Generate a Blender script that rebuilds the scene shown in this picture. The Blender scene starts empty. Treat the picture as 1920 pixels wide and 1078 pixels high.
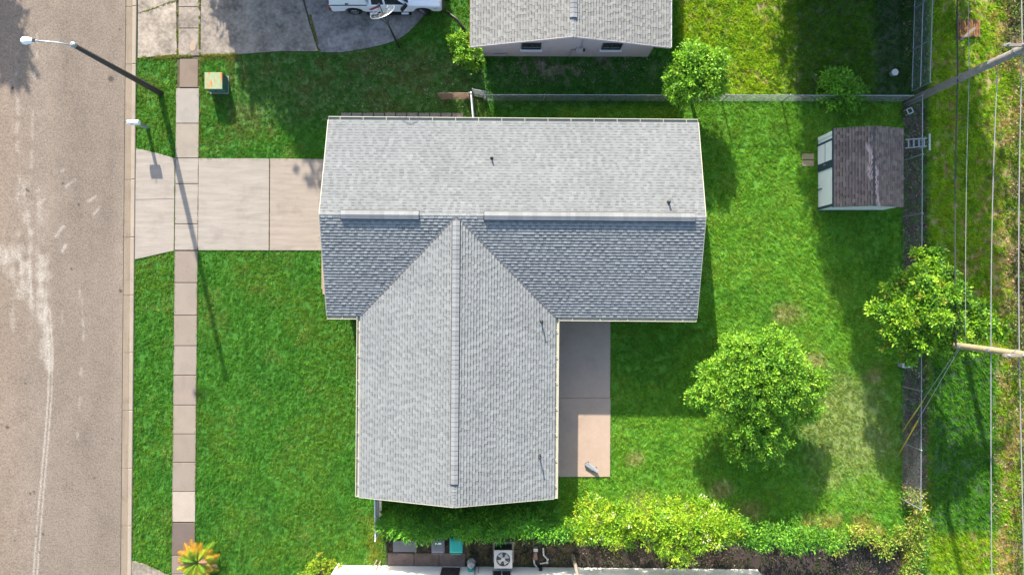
import bpy, math, random
import numpy as np
from mathutils import Vector, Matrix

random.seed(7)
RNG = np.random.default_rng(11)
R = math.radians
sc = bpy.context.scene
COL = sc.collection

# ------------------------------------------------------------------ camera
CAM_H = 35.5
PPM = 36.0            # photo pixels per metre on the ground
cam_d = bpy.data.cameras.new('camera')
cam_d.sensor_width = 36.0
cam_d.lens = 36.0 * PPM * CAM_H / 1920.0
cam_d.clip_start = 0.5
cam_d.clip_end = 1000
cam = bpy.data.objects.new('camera', cam_d)
cam.location = (0, 0, CAM_H)
COL.objects.link(cam)
sc.camera = cam

# ------------------------------------------------------------------ sky, sun, exposure
SUN_EL, SUN_AZ = 24.8, 13.0          # azimuth: degrees west of +Y (top of the photo)
w = bpy.data.worlds.new('World'); sc.world = w; w.use_nodes = True
nt = w.node_tree
bg = nt.nodes['Background']
sky = nt.nodes.new('ShaderNodeTexSky')
sky.sky_type = 'NISHITA'; sky.sun_disc = False
sky.sun_elevation = R(SUN_EL); sky.sun_rotation = R(-SUN_AZ)
sky.air_density = 1.0; sky.dust_density = 1.5; sky.ozone_density = 1.0
nt.links.new(sky.outputs[0], bg.inputs[0])
bg.inputs[1].default_value = 0.115
sun_d = bpy.data.lights.new('sun', 'SUN')
sun_d.energy = 3.7; sun_d.angle = R(0.6); sun_d.color = (1.0, 0.93, 0.82)
sun = bpy.data.objects.new('sun', sun_d); COL.objects.link(sun)
LDIR = Vector((-math.sin(R(SUN_AZ)) * math.cos(R(SUN_EL)), math.cos(R(SUN_AZ)) * math.cos(R(SUN_EL)), math.sin(R(SUN_EL))))
sun.rotation_euler = LDIR.to_track_quat('Z', 'Y').to_euler()
sun.location = LDIR * 60
vs = sc.view_settings
vs.view_transform = 'Standard'; vs.look = 'None'; vs.gamma = 1.0; vs.use_curve_mapping = False
vs.exposure = 1.9
sc.cycles.max_bounces = 6
sc.cycles.diffuse_bounces = 3
sc.cycles.transparent_max_bounces = 6

# ------------------------------------------------------------------ helpers
def G(px, py, z=0.0):
    """point of the place seen at photo pixel (px, py) when it stands z metres above the ground"""
    s = (1 - z / CAM_H) / PPM
    return ((px - 960) * s, (539 - py) * s, z)

def GX(px, z=0.0): return G(px, 0, z)[0]
def GY(py, z=0.0): return G(0, py, z)[1]

def tag(o, label=None, cat=None, group=None, kind=None):
    if label: o['label'] = label
    if cat: o['category'] = cat
    if group: o['group'] = group
    if kind: o['kind'] = kind
    return o

def empty(name, loc=(0, 0, 0), rz=0.0, parent=None):
    o = bpy.data.objects.new(name, None)
    o.empty_display_size = 0.2
    o.location = loc; o.rotation_euler = (0, 0, rz)
    COL.objects.link(o)
    if parent: o.parent = parent
    return o

def thing(name, label, cat, loc=(0, 0, 0), rz=0.0, group=None):
    return tag(empty(name, loc, rz), label, cat, group)

class MB:
    """collects pieces; build() links them as one mesh object"""
    def __init__(s): s.v = []; s.f = []; s.c = []
    def add(s, verts, faces, col=None):
        n = len(s.v); s.v.extend([tuple(p) for p in verts]); s.f.extend([tuple(i + n for i in f) for f in faces])
        if col is not None: s.c.extend([col] * len(verts))
        return s
    def box(s, x0, x1, y0, y1, z0, z1, col=None):
        return s.add([(x0,y0,z0),(x1,y0,z0),(x1,y1,z0),(x0,y1,z0),(x0,y0,z1),(x1,y0,z1),(x1,y1,z1),(x0,y1,z1)],
              [(0,3,2,1),(4,5,6,7),(0,1,5,4),(1,2,6,5),(2,3,7,6),(3,0,4,7)], col)
    def cbox(s, x0, x1, y0, y1, z0, z1, c=0.01):
        """box with chamfered top rim"""
        v = [(x0,y0,z0),(x1,y0,z0),(x1,y1,z0),(x0,y1,z0),(x0,y0,z1-c),(x1,y0,z1-c),(x1,y1,z1-c),(x0,y1,z1-c),
             (x0+c,y0+c,z1),(x1-c,y0+c,z1),(x1-c,y1-c,z1),(x0+c,y1-c,z1)]
        f = [(0,3,2,1),(8,9,10,11)]
        for i in range(4):
            j = (i + 1) % 4
            f += [(i, j, 4 + j, 4 + i), (4 + i, 4 + j, 8 + j, 8 + i)]
        return s.add(v, f)
    def bar(s, a, b, wx, wz=None, up=(0, 0, 1)):
        """rectangular bar from a to b"""
        wz = wz or wx
        a = Vector(a); b = Vector(b); d = (b - a).normalized(); u = Vector(up)
        if abs(d.dot(u)) > .95: u = Vector((0, 1, 0))
        sx = d.cross(u).normalized(); uz = sx.cross(d)
        v = []
        for p in (a, b):
            for i, j in ((-1,-1),(1,-1),(1,1),(-1,1)): v.append(p + sx * (i * wx / 2) + uz * (j * wz / 2))
        return s.add(v, [(0,1,2,3),(7,6,5,4),(0,4,5,1),(1,5,6,2),(2,6,7,3),(3,7,4,0)])
    def tube(s, pts, rad, n=8, cap=True):
        pts = [Vector(p) for p in pts]
        if not hasattr(rad, '__len__'): rad = [rad] * len(pts)
        base = len(s.v); ref = None
        for i, p in enumerate(pts):
            d = (pts[min(i + 1, len(pts) - 1)] - pts[max(i - 1, 0)]).normalized()
            if ref is None: ref = d.cross(Vector((0, 0, 1)) if abs(d.z) < .9 else Vector((1, 0, 0))).normalized()
            ref = (ref - d * ref.dot(d)).normalized(); q = d.cross(ref)
            for k in range(n):
                a = 2 * math.pi * k / n
                s.v.append(tuple(p + (ref * math.cos(a) + q * math.sin(a)) * rad[i]))
        for i in range(len(pts) - 1):
            for k in range(n):
                a = base + i * n + k; b = base + i * n + (k + 1) % n
                s.f.append((a, b, b + n, a + n))
        if cap:
            s.f.append(tuple(base + k for k in range(n))[::-1])
            s.f.append(tuple(base + (len(pts) - 1) * n + k for k in range(n)))
        return s
    def prism(s, poly, z0, z1, c=0.0):
        n = len(poly)
        ar = sum(poly[i][0] * poly[(i+1) % n][1] - poly[(i+1) % n][0] * poly[i][1] for i in range(n))
        if ar < 0: poly = poly[::-1]
        v = [(x, y, z0) for x, y in poly] + [(x, y, z1 - c) for x, y in poly]
        f = [tuple(range(n))[::-1]]
        for i in range(n): f.append((i, (i+1) % n, n + (i+1) % n, n + i))
        if c:
            ins = []
            for i in range(n):
                p0 = Vector(poly[i-1]); p1 = Vector(poly[i]); p2 = Vector(poly[(i+1) % n])
                d1 = (p1 - p0).normalized(); d2 = (p2 - p1).normalized()
                n1 = Vector((-d1.y, d1.x)); n2 = Vector((-d2.y, d2.x))
                m = (n1 + n2); m = m / max(.3, m.dot(n1))
                q = p1 + m * c; ins.append((q.x, q.y, z1))
            v += ins
            for i in range(n): f.append((n + i, n + (i+1) % n, 2*n + (i+1) % n, 2*n + i))
            f.append(tuple(range(2*n, 3*n)))
        else:
            f.append(tuple(range(n, 2*n)))
        return s.add(v, f)
    def lathe(s, prof, n=16, center=(0, 0, 0), axis='z'):
        base = len(s.v)
        for r, z in prof:
            for k in range(n):
                a = 2 * math.pi * k / n; x, y = r * math.cos(a), r * math.sin(a)
                p = (x, y, z) if axis == 'z' else (x, z, y)
                s.v.append((p[0] + center[0], p[1] + center[1], p[2] + center[2]))
        for i in range(len(prof) - 1):
            for k in range(n):
                a = base + i*n + k; b = base + i*n + (k+1) % n
                s.f.append((a, b, b+n, a+n) if axis == 'z' else (a, a+n, b+n, b))
        s.f.append(tuple(base + k for k in range(n))[::-1] if axis == 'z' else tuple(base + k for k in range(n)))
        e = base + (len(prof) - 1) * n
        s.f.append(tuple(e + k for k in range(n)) if axis == 'z' else tuple(e + k for k in range(n))[::-1])
        return s
    def build(s, name, mat, parent=None, smooth=False, loc=None):
        me = bpy.data.meshes.new(name); me.from_pydata(s.v, [], s.f)
        if s.c:
            a = me.color_attributes.new('tint', 'FLOAT_COLOR', 'POINT')
            arr = np.ones((len(s.v), 4), np.float32); arr[:, :3] = np.array(s.c, np.float32)
            a.data.foreach_set('color', arr.ravel())
        if smooth: me.polygons.foreach_set('use_smooth', [True] * len(me.polygons))
        me.update()
        o = bpy.data.objects.new(name, me); me.materials.append(mat)
        COL.objects.link(o)
        if parent: o.parent = parent
        if loc: o.location = loc
        return o

def np_mesh(name, V, F, mat, parent=None, tint=None):
    """numpy bulk mesh; F is (n,3) or (n,4)"""
    me = bpy.data.meshes.new(name)
    nv, nf, k = len(V), len(F), F.shape[1]
    me.vertices.add(nv); me.vertices.foreach_set('co', np.ascontiguousarray(V, np.float32).ravel())
    me.loops.add(nf * k); me.loops.foreach_set('vertex_index', np.ascontiguousarray(F, np.int32).ravel())
    me.polygons.add(nf); me.polygons.foreach_set('loop_start', np.arange(0, nf * k, k, dtype=np.int32))
    me.update(calc_edges=True)
    if tint is not None:
        a = me.color_attributes.new('tint', 'FLOAT_COLOR', 'POINT')
        arr = np.ones((nv, 4), np.float32); arr[:, :3] = tint
        a.data.foreach_set('color', arr.ravel())
    me.materials.append(mat)
    o = bpy.data.objects.new(name, me); COL.objects.link(o)
    if parent: o.parent = parent
    return o

# numpy value noise
_LAT = RNG.random((256, 256))
def vnoise(x, y, s=1.0, off=0):
    x = np.asarray(x) * s + off * 17.3; y = np.asarray(y) * s + off * 9.1
    xi = np.floor(x).astype(int); yi = np.floor(y).astype(int); fx = x - xi; fy = y - yi
    fx = fx * fx * (3 - 2 * fx); fy = fy * fy * (3 - 2 * fy)
    a = _LAT[xi & 255, yi & 255]; b = _LAT[(xi+1) & 255, yi & 255]; c = _LAT[xi & 255, (yi+1) & 255]; d = _LAT[(xi+1) & 255, (yi+1) & 255]
    return (a * (1-fx) + b * fx) * (1-fy) + (c * (1-fx) + d * fx) * fy
def fbm(x, y, s=1.0, oct=4, off=0):
    t = 0; amp = .5; tot = 0
    for i in range(oct):
        t = t + amp * vnoise(x, y, s * 2 ** i, off + i); tot += amp; amp *= .55
    return t / tot
def sstep(a, b, x): t = np.clip((x - a) / (b - a), 0, 1); return t * t * (3 - 2 * t)
def inpoly(px, py, poly):
    ins = np.zeros(np.shape(px), bool); n = len(poly); j = n - 1
    for i in range(n):
        xi, yi = poly[i]; xj, yj = poly[j]
        if yi != yj:
            ins ^= ((yi > py) != (yj > py)) & (px < (xj - xi) * (py - yi) / (yj - yi) + xi)
        j = i
    return ins

# ------------------------------------------------------------------ materials
def M(name, col, rough=.85, var=.18, scale=2.0, fine=22.0, finevar=.12, spec=.25, metal=0.0, bump=0.0, tint=False, objcol=False,
      stretch=None, transl=0.0, bscale=None, ks=.7, stain=0.0):
    col = tuple(c * ks for c in col)
    m = bpy.data.materials.new(name); m.use_nodes = True
    t = m.node_tree; N = t.nodes; Lk = t.links
    b = N['Principled BSDF']
    b.inputs['Roughness'].default_value = rough; b.inputs['Specular IOR Level'].default_value = spec; b.inputs['Metallic'].default_value = metal
    geo = N.new('ShaderNodeNewGeometry'); vec = geo.outputs['Position']
    if stretch:
        mp = N.new('ShaderNodeMapping'); mp.inputs['Scale'].default_value = stretch; Lk.new(vec, mp.inputs[0]); vec = mp.outputs[0]
    def noise(s, d=4):
        n = N.new('ShaderNodeTexNoise'); n.inputs['Scale'].default_value = s; n.inputs['Detail'].default_value = d; n.inputs['Roughness'].default_value = .6
        Lk.new(vec, n.inputs['Vector']); return n.outputs['Fac']
    def math_(op, a, bb):
        q = N.new('ShaderNodeMath'); q.operation = op
        for i, z in enumerate((a, bb)):
            if hasattr(z, 'links'): Lk.new(z, q.inputs[i])
            else: q.inputs[i].default_value = z
        return q.outputs[0]
    f = math_('ADD', math_('MULTIPLY', math_('SUBTRACT', noise(scale), .5), var * 4), math_('MULTIPLY', math_('SUBTRACT', noise(fine, 2), .5), finevar * 4))
    f = math_('MAXIMUM', math_('ADD', f, 1.0), .25)
    if stain:      # blotchy dirt with its own shape
        for sc_, lo, hi, amt in ((.9, .52, .68, stain), (3.1, .60, .70, stain * .8)):
            g = N.new('ShaderNodeTexNoise'); g.inputs['Scale'].default_value = sc_; g.inputs['Detail'].default_value = 7; g.inputs['Roughness'].default_value = .7
            Lk.new(geo.outputs['Position'], g.inputs['Vector'])
            mr = N.new('ShaderNodeMapRange'); mr.inputs['From Min'].default_value = lo; mr.inputs['From Max'].default_value = hi
            mr.inputs['To Min'].default_value = 1.0; mr.inputs['To Max'].default_value = 1.0 - amt; Lk.new(g.outputs['Fac'], mr.inputs['Value'])
            f = math_('MULTIPLY', f, mr.outputs['Result'])
    mx = N.new('ShaderNodeVectorMath'); mx.operation = 'SCALE'; mx.inputs[0].default_value = col
    Lk.new(f, mx.inputs['Scale']); out = mx.outputs[0]
    def mul(o2):
        q = N.new('ShaderNodeVectorMath'); q.operation = 'MULTIPLY'; Lk.new(out, q.inputs[0]); Lk.new(o2, q.inputs[1]); return q.outputs[0]
    if tint:
        a = N.new('ShaderNodeAttribute'); a.attribute_name = 'tint'; out = mul(a.outputs['Color'])
    if objcol:
        oi = N.new('ShaderNodeObjectInfo'); out = mul(oi.outputs['Color'])
    Lk.new(out, b.inputs['Base Color'])
    if bump:
        bp = N.new('ShaderNodeBump'); bp.inputs['Strength'].default_value = bump; bp.inputs['Distance'].default_value = .02
        Lk.new(noise(bscale or fine, 3), bp.inputs['Height']); Lk.new(bp.outputs[0], b.inputs['Normal'])
    if transl:
        tr = N.new('ShaderNodeBsdfTranslucent'); Lk.new(out, tr.inputs['Color'])
        ms = N.new('ShaderNodeMixShader'); ms.inputs[0].default_value = transl
        Lk.new(b.outputs[0], ms.inputs[1]); Lk.new(tr.outputs[0], ms.inputs[2])
        Lk.new(ms.outputs[0], N['Material Output'].inputs['Surface'])
    return m

MT = {}
MT['ground'] = M('ground_soil', (1, 1, 1), ks=1.0, tint=True, var=.12, fine=14, finevar=.2, bump=.5)
MT['grass'] = M('grass_blade', (1, 1, 1), ks=1.0, tint=True, var=.05, scale=.6, finevar=.02, rough=.7, spec=.12, transl=.5)
MT['leaf'] = M('leaf', (1, 1, 1), ks=1.0, tint=True, var=.04, finevar=.03, rough=.55, spec=.3, transl=.35)
MT['bark'] = M('bark', (.16, .12, .085), rough=.9, var=.25, scale=6, bump=.6)
MT['asphalt'] = M('asphalt', (1, 1, 1), tint=True, rough=.92, var=.05, scale=.7, fine=13, finevar=.34, bump=.6, spec=.12)
MT['concrete'] = M('concrete', (.385, .333, .278), objcol=True, var=.07, scale=1.3, fine=30, finevar=.06, rough=.9, spec=.15, bump=.15, stain=.14)
MT['brushed'] = M('brushed_concrete', (.362, .322, .278), objcol=True, var=.15, scale=1.6, fine=6, finevar=.05, rough=.9, spec=.15, stretch=(.35, 3.0, 1), stain=.13)
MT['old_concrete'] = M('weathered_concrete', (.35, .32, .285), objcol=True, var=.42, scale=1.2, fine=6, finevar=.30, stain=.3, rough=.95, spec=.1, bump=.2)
MT['patio'] = M('patio_coating', (.52, .385, .285), var=.06, scale=1.1, fine=6, finevar=.045, stain=.10, rough=.75, spec=.2)
MT['joint'] = M('joint_soil', (.10, .085, .05), var=.25, scale=3, fine=20, finevar=.2)
MT['kerb'] = M('kerb_concrete', (.40, .33, .25), stain=.15, var=.12, scale=1.0, fine=12, finevar=.1, stretch=(3, .5, 1), rough=.9)
MT['gutterpan'] = M('gutter_pan_concrete', (.30, .235, .17), stain=.25, var=.16, scale=1.0, fine=12, finevar=.12, stretch=(4, .35, 1), rough=.9)
MT['shingle'] = M('asphalt_shingle', (1, 1, 1), tint=True, var=.08, scale=.6, fine=60, finevar=.12, rough=.93, spec=.1)
MT['deck'] = M('roof_deck', (.17, .17, .175), var=.1, rough=.9)
MT['cap'] = M('ridge_cap_shingle', (.25, .25, .255), var=.1, scale=4, fine=60, finevar=.1, rough=.93, spec=.1)
MT['cream'] = M('cream_painted_metal', (.56, .53, .40), rough=.5, var=.05, finevar=.03, spec=.4)
MT['stucco'] = M('cream_stucco', (.55, .48, .38), rough=.9, var=.04, finevar=.06, bump=.3)
MT['nstucco'] = M('pink_grey_stucco', (.52, .46, .455), rough=.9, var=.05, finevar=.05, bump=.3)
MT['white_stucco'] = M('white_stucco', (.78, .77, .74), rough=.85, var=.03, finevar=.03, bump=.2, ks=.9)
MT['white'] = M('white_paint', (.78, .78, .77), rough=.45, var=.03, finevar=.02, spec=.4, ks=.9)
MT['dirty_white'] = M('dirty_white_plastic', (.62, .62, .58), rough=.55, var=.12, finevar=.06, scale=5)
MT['black'] = M('black_rubber', (.02, .02, .022), rough=.75, var=.1, finevar=.1)
MT['dark_metal'] = M('dark_metal', (.045, .043, .04), rough=.5, var=.15, finevar=.1, spec=.4)
MT['galv'] = M('galvanised_steel', (.42, .45, .46), rough=.45, metal=.55, var=.12, finevar=.08, scale=4)
MT['rusty'] = M('rusty_wire', (.34, .24, .18), rough=.8, metal=.15, var=.25, finevar=.15, scale=4)
MT['wire'] = M('galvanised_wire', (.36, .40, .42), rough=.5, metal=.4, var=.12, finevar=.05)
MT['glass'] = M('window_glass', (.03, .036, .042), rough=.08, var=.05, finevar=.02, spec=.6)
MT['wood'] = M('weathered_wood', (.30, .25, .20), rough=.9, var=.2, scale=3, fine=30, finevar=.15)
MT['polewood'] = M('utility_pole_wood', (.26, .235, .21), rough=.9, var=.22, scale=3, fine=26, finevar=.18, bump=.3)
MT['polewood2'] = M('tan_pole_wood', (.36, .29, .17), rough=.9, var=.18, scale=3, fine=26, finevar=.16, bump=.3)
MT['lamp_pole'] = M('dark_pole_wood', (.075, .065, .055), rough=.85, var=.2, scale=4, fine=30, finevar=.2)
MT['cable'] = M('aluminium_cable', (.40, .40, .385), rough=.5, metal=.3, var=.08, finevar=.03)
MT['dark_cable'] = M('dark_cable', (.06, .065, .065), rough=.7, var=.1, finevar=.05)
MT['yellow'] = M('yellow_guard', (.62, .42, .04), rough=.5, var=.1, finevar=.06)
MT['brown_shingle'] = M('brown_shingle', (1, 1, 1), tint=True, var=.12, scale=1.2, fine=50, finevar=.15, rough=.95, spec=.1)
MT['navy'] = M('dark_blue_trim', (.045, .07, .10), rough=.6, var=.1, finevar=.05)
MT['green_box'] = M('green_painted_steel', (.07, .17, .13), rough=.6, var=.2, scale=5, finevar=.1)
MT['teal'] = M('teal_plastic', (.03, .42, .35), rough=.5, var=.06, finevar=.05, scale=4)
MT['grey_plastic'] = M('grey_plastic', (.17, .175, .20), rough=.55, var=.08, finevar=.05, scale=4)
MT['ac'] = M('beige_painted_steel', (.56, .55, .51), rough=.5, var=.05, finevar=.03)
MT['red'] = M('red_plastic', (.45, .03, .025), rough=.35, var=.05, finevar=.02, spec=.5)
MT['orange'] = M('orange_reflector', (.7, .2, .03), rough=.35, var=.05, finevar=.02)
MT['chrome'] = M('alloy_wheel', (.5, .5, .5), rough=.3, metal=.8, var=.1, finevar=.05)
MT['car_white'] = M('white_car_paint', (.75, .76, .77), rough=.25, var=.02, finevar=.01, spec=.5, ks=.9)
MT['rust'] = M('rusted_iron', (.28, .13, .06), rough=.9, var=.3, scale=6, finevar=.25)
MT['blue'] = M('blue_print', (.05, .12, .22), rough=.6, var=.1, finevar=.05)
MT['grey'] = M('grey_paint', (.33, .34, .36), rough=.5, var=.08, finevar=.05)
MT['brown_slab'] = M('stained_concrete', (.20, .15, .13), objcol=True, var=.3, scale=2, fine=14, finevar=.2, rough=.95)
MT['pvc'] = M('white_pvc', (.70, .69, .65), rough=.45, var=.06, finevar=.03)
def rust_top_mat():
    m = M('rusted_green_lid', (.34, .40, .22), rough=.75, var=.12, scale=6, finevar=.08)
    t = m.node_tree; N = t.nodes; b = N['Principled BSDF']
    src = b.inputs['Base Color'].links[0].from_socket
    tc = N.new('ShaderNodeTexCoord'); mp = N.new('ShaderNodeMapping'); mp.inputs['Scale'].default_value = (5, 1.0, 1)
    n = N.new('ShaderNodeTexNoise'); n.inputs['Scale'].default_value = 1.7; n.inputs['Detail'].default_value = 3
    rp = N.new('ShaderNodeValToRGB'); rp.color_ramp.elements[0].position = .5; rp.color_ramp.elements[1].position = .6
    mx = N.new('ShaderNodeMix'); mx.data_type = 'RGBA'
    t.links.new(tc.outputs['Object'], mp.inputs[0]); t.links.new(mp.outputs[0], n.inputs['Vector']); t.links.new(n.outputs['Fac'], rp.inputs[0])
    t.links.new(rp.outputs[0], mx.inputs['Factor']); t.links.new(src, mx.inputs['A']); mx.inputs['B'].default_value = (.42, .13, .035, 1)
    t.links.new(mx.outputs['Result'], b.inputs['Base Color'])
    return m
MT['rust_top'] = rust_top_mat()

# ------------------------------------------------------------------ ground zones (surface differences, with some shade put into the colours)
TILT = -8.5 / 920.0       # the street runs slightly aslant in the photo: px of x per px of y
def sx(px0, py): return px0 + TILT * (py - 539)

ROAD_R, PAN_R, KERB_R = 232.0, 245.0, 252.5
SW_L, SW_R = 327.5, 370.5
DRIVE = [(506, 298), (606, 299), (640, 299), (640, 470), (503, 470)]
N_HOUSE_FOOT = [(905, 107), (1213, 107), (1213, -260), (905, -260)]
HOUSE_FOOT = [(640, 255), (1262, 255), (1262, 572), (1022, 576), (1020, 886), (712, 886), (712, 572), (640, 572)]
PATIO = [(1020, 598), (1144, 598), (1143, 893), (1020, 893)]
SHED_FOOT = [(1533, 258), (1656, 258), (1656, 395), (1533, 395)]
N_DRIVE_OLD = [(375, -60), (375, 106), (445, 104), (520, 97), (600, 99), (640, 101), (690, 92), (720, 84), (745, 76), (765, 62), (785, 40), (800, 22), (806, -60)]
APRON = [(256, 280), (290, 287), (329, 298), (327, 470), (300, 476), (253, 487)]
S_WALL = [(640, 1062), (1430, 1072), (1430, 1400), (640, 1400)]
S_PAD = [(728, 1038), (872, 1040), (872, 1064), (728, 1062)]

def zone(px, py):
    """grass colour, soil colour, grass density, blade length at photo-ground position"""
    n = px.shape
    gc = np.empty(n + (3,)); gc[:] = (.094, .27, .027)
    so = np.empty(n + (3,)); so[:] = (.04, .14, .014)
    de = np.ones(n); ln = np.full(n, .10)
    X, Y = px / PPM, py / PPM
    f1 = fbm(X, Y, .35, 4, 1); f2 = fbm(X, Y, 1.1, 4, 5); f3 = fbm(X, Y, 2.6, 3, 9)
    def blend(mask, g, s=None, d=None, l=None):
        m = mask[..., None]
        gc[:] = gc * (1 - m) + np.array(g) * m
        if s is not None: so[:] = so * (1 - m) + np.array(s) * m
        if d is not None: de[:] = de * (1 - mask) + d * mask
        if l is not None: ln[:] = ln * (1 - mask) + l * mask
    box = lambda x0, x1, y0, y1, k=12: sstep(x0 - k, x0 + k, px) * (1 - sstep(x1 - k, x1 + k, px)) * sstep(y0 - k, y0 + k, py) * (1 - sstep(y1 - k, y1 + k, py))
    ell = lambda cx, cy, rx, ry, f=.35: 1 - sstep(1 - f, 1 + f, np.hypot((px - cx) / rx, (py - cy) / ry) + (f2 - .5) * 1.2)
    # front lawn drier blotches
    blend(sstep(.47, .66, f1) * .7 * (px < 1000), (.145, .28, .03))
    blend(sstep(.52, .70, fbm(X, Y, .55, 4, 31)) * .5 * (px < 1000), (.055, .205, .026))
    blend(sstep(.60, .72, f2) * .45 * (px < 1000), (.22, .29, .06))
    # backyard: lighter and yellower
    back = box(1045, 1690, 195, 1010)
    blend(back, (.19, .40, .034), (.08, .21, .018), 1.0, .11)
    blend(back * sstep(.5, .68, f2) * .5, (.25, .39, .045))
    blend(back * sstep(.52, .7, fbm(X, Y, .5, 4, 33)) * .5, (.09, .29, .03))
    blend(ell(1590, 805, 90, 100, .5) * .75, (.30, .36, .09), (.20, .22, .08), .95, .09)
    for cx, cy, r in ((1530, 680, 24), (1478, 588, 26), (1350, 915, 20), (1410, 960, 26), (1190, 860, 16), (1210, 945, 30), (1640, 705, 18)):
        blend(ell(cx, cy, r, r * .8, .6) * .6, (.34, .27, .10), (.28, .21, .10), .8, .08)
    # lawn north of the house, tired mixed turf
    blend(box(430, 905, 90, 235, 25), (.10, .25, .04), (.07, .13, .03), 1.0, .09)
    blend(box(400, 905, 90, 260, 25) * sstep(.5, .62, f2) * .7, (.19, .21, .05))
    blend(box(640, 900, 110, 200, 40) * sstep(.56, .66, f3) * .6, (.24, .19, .10))
    # alley between the houses
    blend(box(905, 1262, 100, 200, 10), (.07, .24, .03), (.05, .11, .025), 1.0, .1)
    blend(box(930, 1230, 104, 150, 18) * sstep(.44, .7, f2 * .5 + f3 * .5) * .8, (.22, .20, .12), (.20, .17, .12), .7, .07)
    # north-east neighbour's rough yard
    f4 = fbm(X, Y, 4.5, 3, 21)
    ne = box(1272, 1700, -90, 184, 8)
    blend(ne, (.30, .45, .018), (.14, .2, .02), 1.0, .17)
    blend(ne * sstep(.58, .68, f4 * .7 + f2 * .3) * .75, (.40, .30, .10), (.33, .24, .12), .8, .12)
    blend(ne * sstep(.54, .68, f3) * .6, (.11, .28, .015))
    blend(ne * sstep(1440, 1520, px) * .8, (.07, .19, .022), (.05, .08, .03))  # tall trees' shade put into the grass and soil colour
    # bare strip along the east fence
    we = 34 * (f3 - .5) + 16 * (f4 - .5)
    strip = sstep(1688, 1698, px + we * .35) * (1 - sstep(1722, 1744, px + we)) * (1 - sstep(935, 955, py))
    blend(strip, (.11, .085, .045), (.062, .045, .03), .7, .10)
    blend(strip * sstep(.47, .58, f4), (.09, .19, .03), None, 1.0, .13)
    blend(strip * sstep(800, 870, py) * .8, (.34, .23, .15), (.24, .17, .12), .75, .12)
    blend(box(1640, 1740, -90, 185, 10), (.06, .15, .03), (.05, .06, .03), .9, .12)
    # rough verge beyond the east fence
    ev = sstep(1735, 1748, px)
    blend(ev, (.29, .45, .018), (.14, .2, .02), 1.0, .15)
    dry = 1.25 * sstep(1800, 1880, px) * (1 - sstep(560, 640, py)) + sstep(1850, 1880, px) * sstep(640, 680, py)
    blend(ev * sstep(.52, .64, f4 * .6 + f2 * .4 + .09 * dry - .05) * .8, (.46, .33, .10), (.36, .25, .12), .85, .12)
    blend(ev * sstep(.54, .68, f3) * .5, (.10, .27, .015))
    blend(ev * box(1740, 1872, 660, 1000, 14), (.09, .26, .02), (.05, .10, .03))  # shadow of the fence tree painted as darker grass and soil
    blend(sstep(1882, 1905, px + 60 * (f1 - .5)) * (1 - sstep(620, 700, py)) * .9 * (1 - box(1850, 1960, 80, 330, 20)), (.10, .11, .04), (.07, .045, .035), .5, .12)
    # south-east corner weeds
    blend(box(1500, 1730, 965, 1100, 16) * sstep(.42, .55, f2) * .8, (.34, .33, .06), (.30, .22, .11), .9, .14)
    # bed south of the hedge: brown soil, darkened further for the hedge's shade
    blend(box(722, 1690, 1008, 1160, 7), (.06, .09, .025), (.045, .033, .027), .2, .1)
    blend(box(870, 1075, 1008, 1160, 7) * sstep(.42, .6, f3), (.09, .13, .02), (.10, .075, .04), .4, .09)
    # verge grass turning yellow at pavement edges
    blend(box(256, 450, 98, 112, 5) * .7, (.30, .24, .05))
    blend((np.abs(px - sx(SW_R, py) - 2) < 4) * .35 * (py < 330), (.30, .2, .05))
    blend(box(690, 716, 970, 1060, 8) * .7, (.26, .27, .03))
    return gc, so, de, ln

# ------------------------------------------------------------------ ground sheet
xs = np.concatenate([[-260, -120, -60, -38], np.arange(-31, 31.01, .12), [38, 60, 120, 260]])
ys = np.concatenate([[-260, -120, -60, -26], np.arange(-18.5, 18.51, .12), [26, 60, 120, 260]])
XX, YY = np.meshgrid(xs, ys)
gpx, gpy = XX * PPM + 960, 539 - YY * PPM
_, soil, _, _ = zone(gpx, gpy)
far = (np.abs(XX) > 31) | (np.abs(YY) > 18.6)
soil[far] = (.07, .12, .03)
V = np.stack([XX, YY, (fbm(XX, YY, .8, 3, 3) - .5) * .02 - .012], -1).reshape(-1, 3)
nx, ny = len(xs), len(ys)
ii, jj = np.meshgrid(np.arange(nx - 1), np.arange(ny - 1)); a = (jj * nx + ii).ravel()
F = np.stack([a, a + 1, a + nx + 1, a + nx], 1)
ground = np_mesh('ground', V, F, MT['ground'], tint=soil.reshape(-1, 3)); tag(ground, kind='structure')

# ------------------------------------------------------------------ road, with sand washed across it
def polyd(px, py, pts):
    """distance to a polyline with width per vertex -> normalised distance"""
    best = np.full(px.shape, 1e9)
    for (x0, y0, w0), (x1, y1, w1) in zip(pts[:-1], pts[1:]):
        dx, dy = x1 - x0, y1 - y0; t = np.clip(((px - x0) * dx + (py - y0) * dy) / (dx * dx + dy * dy), 0, 1)
        best = np.minimum(best, np.hypot(px - x0 - t * dx, py - y0 - t * dy) / (w0 + (w1 - w0) * t))
    return best
rx = np.arange(-150, ROAD_R + .1, 1.7); ry = np.arange(-90, 1172, 2.6)
RX, RY = np.meshgrid(rx, ry)
RXt = RX + TILT * (RY - 539)
X, Y = RXt / PPM, RY / PPM
base = np.array((.255, .206, .163))
c = np.empty(RX.shape + (3,)); c[:] = base
n1 = fbm(X, Y * .25, 1.0, 4, 2); n2 = fbm(X, Y, 2.2, 4, 4); n3 = fbm(X * 3, Y * .25, 1.5, 3, 6)
c *= (1 + (n1 - .5) * .28 + (n2 - .5) * .18)[..., None]
warm = sstep(70, 0, RX)[..., None] * .5; c = c * (1 - warm) + c * np.array((1.08, 1.0, .92)) * warm
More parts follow.
